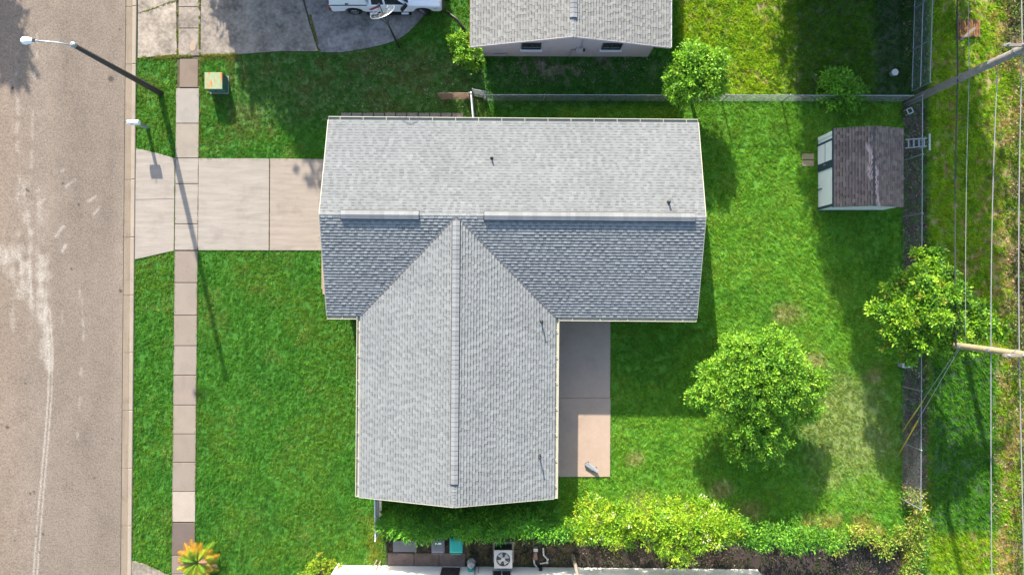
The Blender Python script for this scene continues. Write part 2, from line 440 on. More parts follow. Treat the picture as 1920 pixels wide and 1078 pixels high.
dark = (sstep(90, 120, RX) * (1 - sstep(205, 228, RX)) * .10)[..., None]; c *= 1 - dark
sand = np.array((.47, .42, .35))
def stain(mask, k, col=sand):
    global c
    m = (np.clip(mask, 0, 1) * k)[..., None]; c = c * (1 - m) + np.array(col) * m
spr = polyd(RXt, RY, [(-10, 470, 24), (30, 492, 30), (62, 540, 30), (88, 605, 14), (92, 690, 9)])
stain((1 - sstep(.3, 1.25, spr)) * sstep(.3, .66, n2 * .6 + n3 * .5), .62)
spr = polyd(RXt, RY, [(52, 360, 26), (62, 450, 40), (76, 540, 34), (90, 600, 16)])
stain((1 - sstep(.1, 1.2, spr)) * sstep(.42, .66, n3 * .6 + n2 * .45), .55)
for off, w in ((0, 1.6), (8, 1.3)):
    ln_ = polyd(RXt, RY, [(86 + off, 580, w), (93 + off * .8, 660, w), (91 + off * .8, 740, w), (84 + off * .8, 830, w), (72 + off * .9, 960, w), (58 + off * .9, 1140, w)])
    stain((1 - sstep(.6, 1.6, ln_)) * sstep(.2, .5, fbm(X, Y, .9, 3, 8) + .08), .6)
for x0, y0, y1, w in ((34, 175, 300, 5), (36, 330, 400, 5), (62, 190, 260, 3), (60, 280, 335, 3), (58, 370, 410, 3), (78, 570, 700, 4), (155, 560, 610, 2), (157, 600, 640, 2.4), (153, 676, 702, 3.5), (150, 745, 770, 3), (117, 585, 620, 2), (150, 530, 560, 2), (146, 810, 830, 3), (118, 555, 585, 2), (30, 990, 1030, 4), (70, 60, 110, 3), (66, 120, 150, 3), (32, 100, 140, 3), (145, 850, 858, 8), (24, 560, 620, 5), (36, 440, 560, 7), (82, 480, 560, 5)):
    d = polyd(RXt, RY, [(x0, y0, w), (x0 - .5, y1, w)]); stain((1 - sstep(.0, 1.5, d)) * sstep(.36, .62, n2), .38)
for x0, y0, x1, y1, w in ((105, 443, 120, 424, 4), (118, 470, 130, 445, 4), (166, 378, 180, 368, 2.6), (124, 350, 142, 336, 2.6), (176, 402, 189, 387, 2.4), (60, 364, 74, 356, 3), (70, 384, 84, 374, 3), (115, 322, 124, 316, 2)):
    d = polyd(RXt, RY, [(x0, y0, w), (x1, y1, w * .7)]); stain((1 - sstep(.2, 1.4, d)) * sstep(.25, .55, n2), .62, (.47, .42, .37))
for x0, y0, r in ((50, 355, 2), (54, 358, 2), (64, 921, 2), (57, 924, 2), (81, 1000, 2), (68, 1004, 1.6), (48, 718, 1.8), (14, 800, 3), (24, 165, 2.4), (148, 384, 2), (118, 344, 2), (226, 545, 3), (208, 148, 5), (28, 1012, 1.6), (177, 895, 1.4), (74, 1034, 1.4), (210, 822, 1.6), (134, 504, 1.8), (224, 55, 1.5)):
    d = polyd(RXt, RY, [(x0, y0, r), (x0 + .7, y0 + 1, r)]); stain(1 - sstep(.5, 1.5, d), .75, (.05, .043, .036))
V = np.stack([(RXt - 960) / PPM, (539 - RY) / PPM, np.full(RX.shape, .012) + .02 * sstep(ROAD_R, -100, RX)], -1).reshape(-1, 3)
nx, ny = len(rx), len(ry); ii, jj = np.meshgrid(np.arange(nx - 1), np.arange(ny - 1)); a = (jj * nx + ii).ravel()
F = np.stack([a, a + nx, a + nx + 1, a + 1], 1)
tag(np_mesh('road', V, F, MT['asphalt'], tint=c.reshape(-1, 3)), kind='structure')

def gp(pts): return [G(x, y)[:2] for x, y in pts]
YT, YB = -95, 1175
def strip_poly(x0, x1, y0=YT, y1=YB, n=1):
    ysn = np.linspace(y0, y1, n + 1)
    return [(sx(x0, y), y) for y in ysn] + [(sx(x1, y), y) for y in ysn[::-1]]
def strip_segments(name, parent, x0, x1, step, z, prof, mat):
    y = YT; k = 0
    while y < YB:
        y1 = min(y + step, YB); m = MB()
        pl = [(sx(x0, y + .35), y + .35), (sx(x1, y + .35), y + .35), (sx(x1, y1 - .35), y1 - .35), (sx(x0, y1 - .35), y1 - .35)]
        m.prism(gp(pl), -.08, z, prof); m.build(name, mat, parent); y = y1
kerb = empty('kerb'); tag(kerb, kind='structure')
m = MB(); m.prism(gp(strip_poly(ROAD_R - .6, KERB_R)), -.1, .004); m.build('kerb_bed', MT['joint'], kerb)
strip_segments('gutter_pan', kerb, ROAD_R, PAN_R - .2, 108, .022, .004, MT['gutterpan'])
strip_segments('kerb_stone', kerb, PAN_R, KERB_R, 108, .085, .025, MT['kerb'])
# far kerb, just outside the frame on the left
m = MB(); m.prism(gp(strip_poly(-172, -150)), -.1, .08, .02); m.build('far_kerb_stone', MT['kerb'], kerb)

# ------------------------------------------------------------------ pavements made of slabs
def slab(parent, poly, z=.045, col=(1, 1, 1), mat='concrete', name='slab', c=.008):
    m = MB(); m.prism(gp(poly), -.06, z, c); o = m.build(name, MT[mat], parent); o.color = (*col, 1); return o
walk = empty('sidewalk'); tag(walk, kind='structure')
m = MB(); m.prism(gp(strip_poly(SW_L + 1, SW_R - 1)), -.08, .012); m.build('joint_bed', MT['joint'], walk)
cuts = [-90, -35, 14, 54, 106]        # inside the neighbour's crossing, then the footway
tone = lambda lo=.82, hi=1.0: (lambda k: (k, k * random.uniform(.97, 1.0), k * random.uniform(.94, 1.0)))(random.uniform(lo, hi))
def swslab(y0, y1, col, x0=SW_L, x1=SW_R, mat='concrete'):
    g = .7
    slab(walk, [(sx(x0, y0), y0 + g), (sx(x1, y0), y0 + g), (sx(x1, y1), y1 - g), (sx(x0, y1), y1 - g)], col=col, mat=mat)
for y0, y1 in zip(cuts[:-1], cuts[1:]): swslab(y0, y1, (.9, .83, .76), 331, 373, 'old_concrete')
swslab(111, 165, (.66, .58, .53), 334, 368)
swslab(166, 232, (.95, .98, 1.0)); swslab(232, 297, (.93, .92, .88))
for y0, y1 in ((297, 345), (345, 420), (420, 469.5)): swslab(y0, y1, (1.06, 1.04, 1.0), mat='brushed')
ysl = [470.5, 530, 591, 648, 703, 759, 813, 866, 921]
for k, (y0, y1) in enumerate(zip(ysl[:-1], ysl[1:])):
    swslab(y0, y1, ((.78, .73, .70), (.83, .80, .77), (.80, .76, .72), (.85, .82, .79), (.82, .76, .74), (.86, .82, .77), (.78, .74, .70), (.80, .76, .72))[k])
swslab(921, 978, (1.18, 1.14, 1.10))
swslab(979, 1040, (.46, .41, .41)); swslab(1040, 1075, (.72, .66, .62)); swslab(1075, 1130, (.85, .8, .74))

drive = empty('driveway'); tag(drive, kind='structure')
m = MB(); m.prism(gp([(254, 284), (300, 291), (329, 299), (640, 300), (640, 469), (326, 469), (300, 475), (251, 485)]), -.08, .010); m.build('joint_bed', MT['joint'], drive)
BR = (1.06, 1.03, 1.0)
slab(drive, [(255.5, 279), (275, 283), (300, 289), (328.3, 297.5), (327.6, 373.3), (254.5, 374.5)], col=BR, mat='brushed')
slab(drive, [(254.5, 375.1), (327.6, 373.9), (326.8, 470), (300, 476), (275, 482), (253.6, 486.5)], col=(1.08, 1.05, 1.02), mat='brushed')
slab(drive, [(373.2, 297.6), (505.4, 298), (504.6, 469.6), (371.6, 469.4)], col=(1.05, 1.03, 1.0), mat='brushed')
slab(drive, [(507, 298), (640, 299), (640, 470), (506.2, 469.6)], col=(1.04, .98, .92), mat='brushed')
# pale strip of concrete at the foot of the garage wall
slab(drive, [(603, 470.6), (640, 470.6), (640, 552), (605, 552), (605, 542), (603, 542)], col=(1.15, 1.02, .84))

ndrive = empty('neighbour_driveway'); tag(ndrive, kind='structure')
m = MB(); m.prism(gp([(257, -90), (375, -90), (810, -90), (800, 22), (745, 74), (690, 90), (600, 97), (445, 102), (375, 104), (259, 108)]), -.08, .010); m.build('joint_bed', MT['joint'], ndrive)
slab(ndrive, [(259.5, -90), (330, -90), (331, 2), (318, 5), (296, 14), (259.5, 26)], col=(1.0, .93, .83), mat='old_concrete')
slab(ndrive, [(259.5, 27), (296, 15), (318, 6), (331, 3), (332.5, 103), (290, 107), (259, 110)], col=(1.08, 1.0, .9), mat='old_concrete')
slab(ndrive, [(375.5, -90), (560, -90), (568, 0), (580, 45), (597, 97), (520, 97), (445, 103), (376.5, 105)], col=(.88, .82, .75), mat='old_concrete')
slab(ndrive, [(563, -90), (806, -90), (800, 22), (785, 42), (765, 63), (745, 76), (720, 84), (690, 91), (640, 99), (600, 99), (583, 45), (571, 0)], col=(.84, .82, .83), mat='old_concrete')  # weathered slab, tone lowered to deepen the tree shade on it
# crack filled with weeds has a round patch
slab(ndrive, [(362 + 6 * math.cos(t), 88 + 9 * math.sin(t)) for t in np.linspace(0, 2 * math.pi, 12, endpoint=False)], z=.050, col=(1.25, 1.08, .92), mat='concrete', name='patch')
sdrive = empty('south_driveway'); tag(sdrive, kind='structure')
slab(sdrive, [(247, 1050), (270, 1056), (296, 1068), (318, 1078), (318, 1180), (246, 1180)], col=(.95, .88, .78), mat='old_concrete')

patio = empty('patio'); tag(patio, kind='structure')
for y0, y1 in ((596, 745), (745.6, 893)):
    slab(patio, [(1016, y0), (1144.5, y0), (1143.5, y1), (1016, y1)], z=.07, mat='patio', name='slab')

# stepping pavers along the north wall
path = empty('paver_path'); tag(path, kind='structure')
x = 640.0
while x < 862:
    wd = random.uniform(18.2, 19.8); a = random.uniform(-.4, .4)
    slab(path, [(x, 212.5 + a), (x + wd, 212.5 + a + random.uniform(-.3, .3)), (x + wd, 228), (x, 228)], z=.05, col=tone(.72, .85), name='paver', c=.012); x += wd + 1.9
# pavers by the shed
for y0 in (288.5, 301.5):
    o = slab(None, [(1503, y0), (1526, y0), (1526, y0 + 11), (1504, y0 + 11)], z=.05, col=(1.2, 1.1, .72), name='stepping_stone', c=.012)
    tag(o, ('northern' if y0 < 300 else 'southern') + ' of the two tan stepping stones in the lawn by the shed door', 'stepping stone', 'stepping stones by the shed')

# ------------------------------------------------------------------ grass
EXCL = [strip_poly(-400, KERB_R + .3), strip_poly(SW_L + 1.0, SW_R - 1.0), DRIVE, APRON, N_DRIVE_OLD, [(257, -95), (376, -95), (376, 104), (257, 108)],
        [(371, 299), (510, 299.5), (510, 469), (370, 469)], HOUSE_FOOT, N_HOUSE_FOOT, PATIO, SHED_FOOT, S_WALL, S_PAD,
        [(640, 213.5), (862, 213.5), (862, 226), (640, 226)], [(1504, 290), (1525, 290), (1525, 311), (1504, 311)], [(248, 1053), (270, 1058), (318, 1080), (318, 1180), (246, 1180)],
        [(603, 471), (640, 471), (640, 551), (604, 551)]]
def excluded(px, py):
    e = np.zeros(px.shape, bool)
    for p in EXCL: e |= inpoly(px, py, p)
    return e
def grass(name, label, x0, x1, y0, y1, tufts_m2, per, cond=None):
    area = (x1 - x0) * (y1 - y0) / PPM ** 2; n = int(area * tufts_m2)
    tx = RNG.uniform(x0, x1, n); ty = RNG.uniform(y0, y1, n)
    gc, _, de, ln = zone(tx, ty)
    keep = (RNG.random(n) < de)
    if cond is not None: keep &= cond(tx, ty)
    tx, ty, gc, ln = tx[keep], ty[keep], gc[keep], ln[keep]; n = len(tx)
    # one tone and one lean per tuft
    k = RNG.normal(1, .13, n).clip(.55, 1.5); hue = RNG.normal(0, .10, n)
    gc = gc * k[:, None] * np.stack([1 + hue, np.ones(n), np.ones(n)], 1)
    az = RNG.uniform(0, 2 * np.pi, n); ld = RNG.uniform(.55, 1.15, n)
    N = n * per; idx = np.repeat(np.arange(n), per)
    sp = .05 * PPM * (ln[idx] / .1) ** .5
    bx = tx[idx] + RNG.normal(0, 1, N) * sp; by = ty[idx] + RNG.normal(0, 1, N) * sp
    ok = ~excluded(bx, by); bx, by, idx = bx[ok], by[ok], idx[ok]; N = len(bx)
    L = ln[idx] * RNG.uniform(.6, 1.35, N); W = .018 + .17 * ln[idx] * RNG.uniform(.6, 1.3, N)
    A = az[idx] + RNG.normal(0, .8, N); le = np.clip(ld[idx] + RNG.normal(0, .25, N), .2, 1.35)   # lean angle from vertical (rad)
    dx, dy, dz = np.cos(A) * np.sin(le), np.sin(A) * np.sin(le), np.cos(le)
    X = (bx - 960) / PPM; Y = (539 - by) / PPM
    px_, py_ = -np.sin(A), np.cos(A)
    V = np.empty((N, 3, 3), np.float32)
    V[:, 0] = np.stack([X - px_ * W / 2, Y - py_ * W / 2, np.full(N, -.01)], 1)
    V[:, 1] = np.stack([X + px_ * W / 2, Y + py_ * W / 2, np.full(N, -.01)], 1)
    V[:, 2] = np.stack([X + dx * L, Y + dy * L, dz * L], 1)
    col = gc[idx] * RNG.normal(1, .10, N).clip(.6, 1.4)[:, None]
    F = np.arange(N * 3, dtype=np.int32).reshape(-1, 3)
    o = np_mesh(name, V.reshape(-1, 3), F, MT['grass'], tint=np.repeat(col.clip(.005, .6), 3, 0))
    tag(o, label, 'grass', kind='stuff'); return o
grass('verge_grass', 'narrow strip of green grass between kerb and sidewalk', 245, 345, -60, 1140, 85, 11, lambda x, y: x < sx(SW_L, y) + 8)
grass('lawn_grass', 'lush green front lawn between sidewalk and grey roof', 350, 720, -60, 1140, 85, 11, lambda x, y: x > sx(SW_R, y) - 8)
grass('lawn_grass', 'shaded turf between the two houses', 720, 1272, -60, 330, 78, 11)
grass('lawn_grass', 'bright green backyard lawn around the shed and the round tree', 990, 1692, 190, 1012, 80, 11, lambda x, y: (x > 1200) | (y > 560))
grass('lawn_grass', 'shaded grass below the south gable of the grey roof', 712, 1010, 880, 1012, 78, 11)
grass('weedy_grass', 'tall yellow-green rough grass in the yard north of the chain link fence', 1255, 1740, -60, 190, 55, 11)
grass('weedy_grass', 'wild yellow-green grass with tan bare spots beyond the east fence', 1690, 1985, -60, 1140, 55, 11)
grass('weedy_grass', 'sparse weeds on the dark soil south of the hedge', 716, 1695, 1000, 1140, 60, 11)

# ------------------------------------------------------------------ roofs
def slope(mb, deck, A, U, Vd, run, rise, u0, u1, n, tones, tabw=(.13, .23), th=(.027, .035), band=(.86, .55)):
    """shingled roof slope. A eave start (x,y,z), U unit along the eave, Vd unit horizontal up-slope; u0/u1 functions of t in 0..1"""
    A = Vector(A); U = Vector(U); Vd = Vector(Vd)
    nrm = U.cross(Vd * run + Vector((0, 0, rise))).normalized()
    if nrm.z < 0: nrm = -nrm
    P = lambda u, t, h=0.0: A + U * u + Vd * (run * t) + Vector((0, 0, rise * t)) + nrm * h
    q = [P(u0(0), 0), P(u1(0), 0), P(u1(1), 1), P(u0(1), 1)]
    lo = [p - Vector((0, 0, .09)) for p in q]
    deck.add(q + lo, [(0, 1, 2, 3), (7, 6, 5, 4), (0, 4, 5, 1), (1, 5, 6, 2), (2, 6, 7, 3), (3, 7, 4, 0)])
    for i in range(n):
        ta, tb = i / n, (i + 1.08) / n if i < n - 1 else 1.0
        a0, a1 = u0(ta), u1(ta); b0, b1 = u0(min(tb, 1)), u1(min(tb, 1))
        u = a0 - random.uniform(0, .3); first = True
        thick = random.random() < .5
        while u < a1:
            wd = random.uniform(*tabw); ul, ur = max(u, a0), min(u + wd, a1); u += wd; thick = not thick if random.random() < .88 else thick
            if ur - ul < .01: continue
            t_ = (th[1] if thick else th[0]) * random.uniform(.85, 1.15)
            bl, br = min(max(ul, b0), b1), min(max(ur, b0), b1)
            if ul <= a0 + 1e-6: bl = b0 if b0 < br or b0 > ul else bl
            if ur >= a1 - 1e-6: br = b1
            if br < bl: br = bl
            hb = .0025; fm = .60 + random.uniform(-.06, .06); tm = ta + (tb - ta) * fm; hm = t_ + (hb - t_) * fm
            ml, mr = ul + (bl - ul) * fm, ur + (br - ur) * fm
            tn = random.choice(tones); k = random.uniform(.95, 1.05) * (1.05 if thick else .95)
            lt = tuple(cc * k for cc in tn); dk = tuple(cc * k * (band[0] if thick else band[1]) for cc in tn); eg = tuple(cc * .35 for cc in tn)  # upper band printed darker, which also deepens the course shadow lines
            flip = U.cross(Vd).z < 0; fl = (lambda f: [x[::-1] for x in f]) if flip else (lambda f: f)
            mb.add([P(ul, ta, 0), P(ur, ta, 0), P(ur, ta, t_), P(ul, ta, t_)], fl([(0, 1, 2, 3)]), eg)
            mb.add([P(ul, ta, t_), P(ur, ta, t_), P(mr, tm, hm), P(ml, tm, hm), P(ul, ta, 0), P(ur, ta, 0), P(br, tb, hb), P(bl, tb, hb)], fl([(0, 1, 2, 3), (5, 6, 2), (5, 2, 1), (4, 0, 3), (4, 3, 7)]), lt)
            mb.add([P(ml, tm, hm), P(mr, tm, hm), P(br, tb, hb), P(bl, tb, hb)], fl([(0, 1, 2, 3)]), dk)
    return P

GREY = [(.285, .295, .288), (.30, .31, .30), (.275, .284, .278), (.29, .30, .29), (.265, .275, .27)]
HE, RISE, RUN = 2.45, 1.42, 4.725
HX0, HX1, HYN, HYS = -8.96, 8.96, 8.04, -1.41
WX0, WX1, WYS = -7.335, 2.115, -10.2
WXC = (WX0 + WX1) / 2; HYC = (HYN + HYS) / 2; HR = HE + RISE
NC = 35
house = thing('house', 'large house with a light grey T-shaped shingle roof in the middle of the lot', 'house', rz=R(-.45))

def walls(parent, x0, x1, y0, y1, h, mat, ridge=None, name='wall'):
    """four walls as separate slabs of thickness .2; ridge=('x'|'y', apex height) adds gable tops"""
    t = .2; out = []
    for nm, (ax, bx_, ay, by_) in {'s': (x0, x1, y0, y0 + t), 'n': (x0, x1, y1 - t, y1), 'w': (x0, x0 + t, y0 + t, y1 - t), 'e': (x1 - t, x1, y0 + t, y1 - t)}.items():
        m = MB()
        if ridge and ridge[0] == 'x' and nm in 'we':
            yc = (y0 + y1) / 2; ys_ = [y0 + t, y1 - t]
            prof = [(y0 + t, 0), (y1 - t, 0), (y1 - t, h), (yc, ridge[1]), (y0 + t, h)]
            v = [(ax, p, z) for p, z in prof] + [(bx_, p, z) for p, z in prof]
            m.add(v, [(4, 3, 2, 1, 0), (5, 6, 7, 8, 9)] + [(i, (i+1) % 5, 5 + (i+1) % 5, 5 + i) for i in range(5)])
        elif ridge and ridge[0] == 'y' and nm in 'sn':
            xc = (x0 + x1) / 2
            prof = [(x0, 0), (x1, 0), (x1, h), (xc, ridge[1]), (x0, h)]
            v = [(p, ay, z) for p, z in prof] + [(p, by_, z) for p, z in prof]
            m.add(v, [(0, 1, 2, 3, 4), (9, 8, 7, 6, 5)] + [((i+1) % 5, i, 5 + i, 5 + (i+1) % 5) for i in range(5)])
        else: m.box(ax, bx_, ay, by_, 0, h)
        out.append(m.build(name, mat, parent))
    return out
GAB = HE - .12 + RISE * (1 - .45 / RUN) - .02
walls(house, HX0 + .35, HX1 - .35, HYS + .45, HYN - .45, HE - .03, MT['stucco'], ('x', HR - .17))
walls(house, WX0 + .45, WX1 - .45, WYS + .35, HYS + .44, HE - .03, MT['stucco'], ('y', HR - .17))
def window(parent, pos, wd, hg, axis, sill=True, fr='white', depth=.05, out=1):
    """pos = centre-bottom on the wall face; axis 'x': the wall runs along x; out = +1/-1 outward direction"""
    f = MB(); x, y, z = pos
    def bx(m, a0, a1, z0, z1, d0, d1):
        d0, d1 = sorted((d0 * out, d1 * out))
        if axis == 'x': m.box(x + a0, x + a1, y + d0, y + d1, z + z0, z + z1)
        else: m.box(x + d0, x + d1, y + a0, y + a1, z + z0, z + z1)
    wn = MB(); t = .06
    bx(wn, -wd/2, -wd/2 + t, 0, hg, .003, depth); bx(wn, wd/2 - t, wd/2, 0, hg, .003, depth)
    bx(wn, -wd/2 + t, wd/2 - t, hg - t, hg, .003, depth); bx(wn, -wd/2 + t, wd/2 - t, 0, t, .003, depth); bx(wn, -.02, .02, t, hg - t, .003, depth * .8)
    o = wn.build('window', MT[fr], parent)
    g = MB(); bx(g, -wd/2 + t, -.02, t, hg - t, .004, depth * .4); g.build('pane', MT['glass'], o)
    g = MB(); bx(g, .02, wd/2 - t, t, hg - t, .004, depth * .4); g.build('pane', MT['glass'], o)
    if sill:
        s = MB(); bx(s, -wd/2 - .06, wd/2 + .06, -.08, -.002, .003, depth + .07); s.build('sill', MT['white'], o)
    return o
window(house, (-5.0, WYS + .35, 1.0), 1.2, 1.1, 'x', out=-1); window(house, (-.3, WYS + .35, 1.0), 1.2, 1.1, 'x', out=-1)
window(house, (WX0 + .45, -5.5, 1.0), 1.6, 1.2, 'y', out=-1)
window(house, (HX1 - .35, 5.6, 1.0), 1.4, 1.1, 'y', out=1)
window(house, (5.0, HYN - .45, 1.2), 1.0, .9, 'x', out=1)
window(house, (5.4, HYS + .45, 1.0), 1.5, 1.1, 'x', out=-1)
g = MB()      # garage door over the driveway, of horizontal panels
gd = MB().box(HX0 + .30, HX0 + .348, 2.0, 7.0, 0, 2.25).build('garage_door', MT['white'], house)
for k in range(4): MB().box(HX0 + .28, HX0 + .299, 2.05, 6.95, .04 + k * .55, .55 + k * .55).build('door_panel', MT['white'], gd)
pd = MB().box(WX1 - .45 + .003, WX1 - .45 + .05, -5.6, -3.8, .07, 2.15).build('patio_door', MT['white'], house)
for y0 in (-5.5, -4.65): MB().box(WX1 - .45 + .051, WX1 - .45 + .06, y0, y0 + .75, .15, 2.05).build('pane', MT['glass'], pd)

roof = empty('roof', parent=house)
deck = MB()
def cst(v): return lambda t: v
spec = [
    ('main_north', (0, HYN, HE), (1, 0, 0), (0, -1, 0), cst(HX0), cst(HX1)),
    ('main_south', (0, HYS, HE), (1, 0, 0), (0, 1, 0), cst(HX0), lambda t: WX0 + (WXC - WX0) * t),
    ('main_south', (0, HYS, HE), (1, 0, 0), (0, 1, 0), lambda t: WX1 + (WXC - WX1) * t, cst(HX1)),
    ('wing_west', (WX0, 0, HE), (0, 1, 0), (1, 0, 0), cst(WYS), lambda t: HYS + (HYC - HYS) * t),
    ('wing_east', (WX1, 0, HE), (0, 1, 0), (-1, 0, 0), cst(WYS), lambda t: HYS + (HYC - HYS) * t),
]
for nm, A, U, Vd, a0, a1 in spec:
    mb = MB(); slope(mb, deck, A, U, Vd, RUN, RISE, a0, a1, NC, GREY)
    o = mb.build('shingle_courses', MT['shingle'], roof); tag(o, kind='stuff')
deck.build('roof_deck', MT['deck'], roof)
# valley lines (dark metal flashing)
for xe in (WX0, WX1):
    MB().bar((xe, HYS, HE + .040), (WXC, HYC - .05, HR + .028), .065, .012).build('valley_flashing', MT['deck'], roof)
def ridge_strip(a, b, wd, h, name, mat, parent, ends=0.0, drop=RISE / RUN):
    """low tent-shaped strip straddling a ridge from a to b; h above the shingles, sides sloping with the roof"""
    a = Vector(a); b = Vector(b); d = (b - a).normalized(); s = Vector((-d.y, d.x, 0))
    m = MB(); hw = wd / 2
    for p in (a, b):
        for k in (-1, 1): m.v.append(tuple(p + s * (k * hw) + Vector((0, 0, -hw * drop))))
        for k in (-1, 1): m.v.append(tuple(p + s * (k * hw) + Vector((0, 0, -hw * drop + h))))
        m.v.append(tuple(p + Vector((0, 0, h + .004)))); m.v.append(tuple(p))
    # 0 bl 1 br 2 tl 3 tr 4 apex 5 ridge
    m.f += [(0, 6, 8, 2), (2, 8, 10, 4), (4, 10, 9, 3), (3, 9, 7, 1), (0, 2, 4, 5), (5, 4, 3, 1), (8, 6, 11, 10), (10, 11, 7, 9)]
    return m.build(name, mat, parent)
def caps(a, b, wd, parent, step=.14, h=.016):
    a = Vector(a); b = Vector(b); L = (b - a).length; n = max(1, int(L / step)); d = (b - a) / n
    m = MB(); s = Vector((-d.y, d.x, 0)).normalized(); hw = wd / 2; dr = hw * RISE / RUN
    for i in range(n):
        p, q = a + d * i, a + d * (i + 1.05); k = random.uniform(.88, 1.12); ha = h * random.uniform(.8, 1.2)
        v = [p + s*hw + Vector((0,0,-dr+ha)), p + Vector((0,0,ha)), p - s*hw + Vector((0,0,-dr+ha)), q + s*hw + Vector((0,0,-dr+.004)), q + Vector((0,0,.004)), q - s*hw + Vector((0,0,-dr+.004)),
             p + s*hw + Vector((0,0,-dr)), p - s*hw + Vector((0,0,-dr)), p]
        m.add(v, [(0, 3, 4, 1), (1, 4, 5, 2), (6, 0, 1, 8), (8, 1, 2, 7), (6, 3, 0), (2, 5, 7)], (.275 * k, .28 * k, .278 * k))
    o = m.build('ridge_caps', MT['shingle'], parent); tag(o, kind='stuff'); return o
# ridge positions along x, from the photograph
rxm = lambda px: GX(px, HR)
caps((HX0, HYC, HR + .006), (HX1, HYC, HR + .006), .28, roof)
caps((WXC, WYS, HR + .006), (WXC, HYC - .02, HR + .006), .28, roof)
def vent(a, b, wd=.40, h=.085):
    o = ridge_strip(a, b, wd, h, 'ridge_vent', MT['dark_metal'], roof)
    e = (Vector(b) - Vector(a)).normalized() * .03
    ridge_strip(Vector(a) - e + Vector((0, 0, .004)), Vector(b) + e + Vector((0, 0, .004)), wd + .05, .03, 'baffle', MT['black'], o)
    a = Vector(a) + Vector((0, 0, h + .004)); b = Vector(b) + Vector((0, 0, h + .004))
    c_ = caps(a, b, wd - .012, o, .22, .014); return o
vent((rxm(638), HYC, HR + .004), (rxm(784), HYC, HR + .004)); vent((rxm(907), HYC, HR + .004), (rxm(1302), HYC, HR + .004))
vent((WXC, GY(908, HR), HR + .004), (WXC, HYC - .25, HR + .004), .36, .06)
# fascia and gutters
def fascia(p, q, parent, mat='cream', h=.16):
    MB().bar((*p, HE - .06 - h / 2 + .04), (*q, HE - .06 - h / 2 + .04), .03, h).build('fascia', MT[mat], parent)
def rake(p, q, parent, mat='cream'):
    MB().bar(p, q, .03, .15).build('rake_board', MT[mat], parent)
def gutter(p, q, side, parent, ends=True, z=HE, wd=.19, mat='cream', step=1.12):
    """open channel along p->q, lying on side (unit vec) outwards"""
    p = Vector((*p, 0)); q = Vector((*q, 0)); s = Vector((*side, 0)); d = (q - p).normalized()
    zt, zb = z - .01, z - .12; m = MB()
    def pl(o0, o1, z0, z1):
        v = [p + s*o0, q + s*o0, q + s*o1, p + s*o1]
        v = [Vector((a.x, a.y, z0)) for a in v] + [Vector((a.x, a.y, z1)) for a in v]
        m.add(v, [(0,3,2,1),(4,5,6,7),(0,1,5,4),(1,2,6,5),(2,3,7,6),(3,0,4,7)])
    pl(.02, wd - .035, zb, zb + .012); pl(wd - .035, wd, zb, zt)
    for e, sg in ((p, 1), (q, -1)):
        v0 = e + s * .02; v1 = e + s * (wd - .036)
        m.bar((v0 + d * sg * .008).to_tuple()[:2] + ((zb + zt) / 2 + .008,), (v1 + d * sg * .008).to_tuple()[:2] + ((zb + zt) / 2 + .008,), .015, zt - zb - .015)
    o = m.build('gutter', MT[mat], parent)
    L = (q - p).length; n = int(L / step)
    hm = MB()
    h0 = MB().bar((s * .0).to_tuple()[:2] + (0,), (s * (wd - .037)).to_tuple()[:2] + (0,), .035, .012).build('hanger', MT['cream'], o)
    for k in range(1, n + 1):
        pos = p + d * (L * (k - .5) / n)
        hh = h0 if k == 1 else h0.copy()
        if k > 1: COL.objects.link(hh); hh.parent = o
        hh.location = (pos.x, pos.y, zt - .008)
    return o
gutter((HX0, HYN), (HX1, HYN), (0, 1), roof)
gutter((HX0, HYS), (WX0 - .16, HYS), (0, -1), roof); gutter((WX1 + .16, HYS), (HX1, HYS), (0, -1), roof)
gutter((WX0, HYS - .01), (WX0, WYS), (-1, 0), roof); gutter((WX1, HYS - .01), (WX1, WYS), (1, 0), roof)
for xx in (HX0 - .018, HX1 + .018):
    rake((xx, HYN, HE - .055), (xx, HYC + .001, HR - .055), roof); rake((xx, HYS, HE - .055), (xx, HYC - .001, HR - .055), roof)
rake((WX0, WYS - .018, HE - .055), (WXC - .001, WYS - .018, HR - .055), roof); rake((WX1, WYS - .018, HE - .055), (WXC + .001, WYS - .018, HR - .055), roof)
# plumbing vents
def roofz(x, y):
    zs = []
    if HYS <= y <= HYN: zs.append(HE + RISE * (1 - abs(y - HYC) / RUN))
    if WX0 <= x <= WX1 and y < HYC: zs.append(HE + RISE * (1 - abs(x - WXC) / RUN))
    return max(zs)
for px, py, r_, hh in ((920, 297, .035, .3), (1247, 380, .05, .30), (1016, 603, .035, .42), (1014, 857, .035, .5)):
    x, y, _ = G(px, py, 3.1); z = roofz(x, y)
    pv = MB().tube([(x, y, z - .05), (x, y, z + hh)], r_, 10).build('vent_pipe', MT['dark_metal'], house, True)
    MB().lathe([(.10, 0), (.085, .02), (r_ + .012, .06), (r_ + .01, .08)], 12, (x, y, z + .012)).build('flashing', MT['dark_metal'], pv, True)
# downspout + dark item by the patio wall
MB().box(WX1 - .45 + .01, WX1 - .45 + .09, WYS + .7, WYS + .78, .1, HE - .1).build('downspout', MT['cream'], house)
MB().box(HX1 - .35 + .01, HX1 - .35 + .09, HYN - .8, HYN - .72, .1, HE - .1).build('downspout', MT['cream'], house)

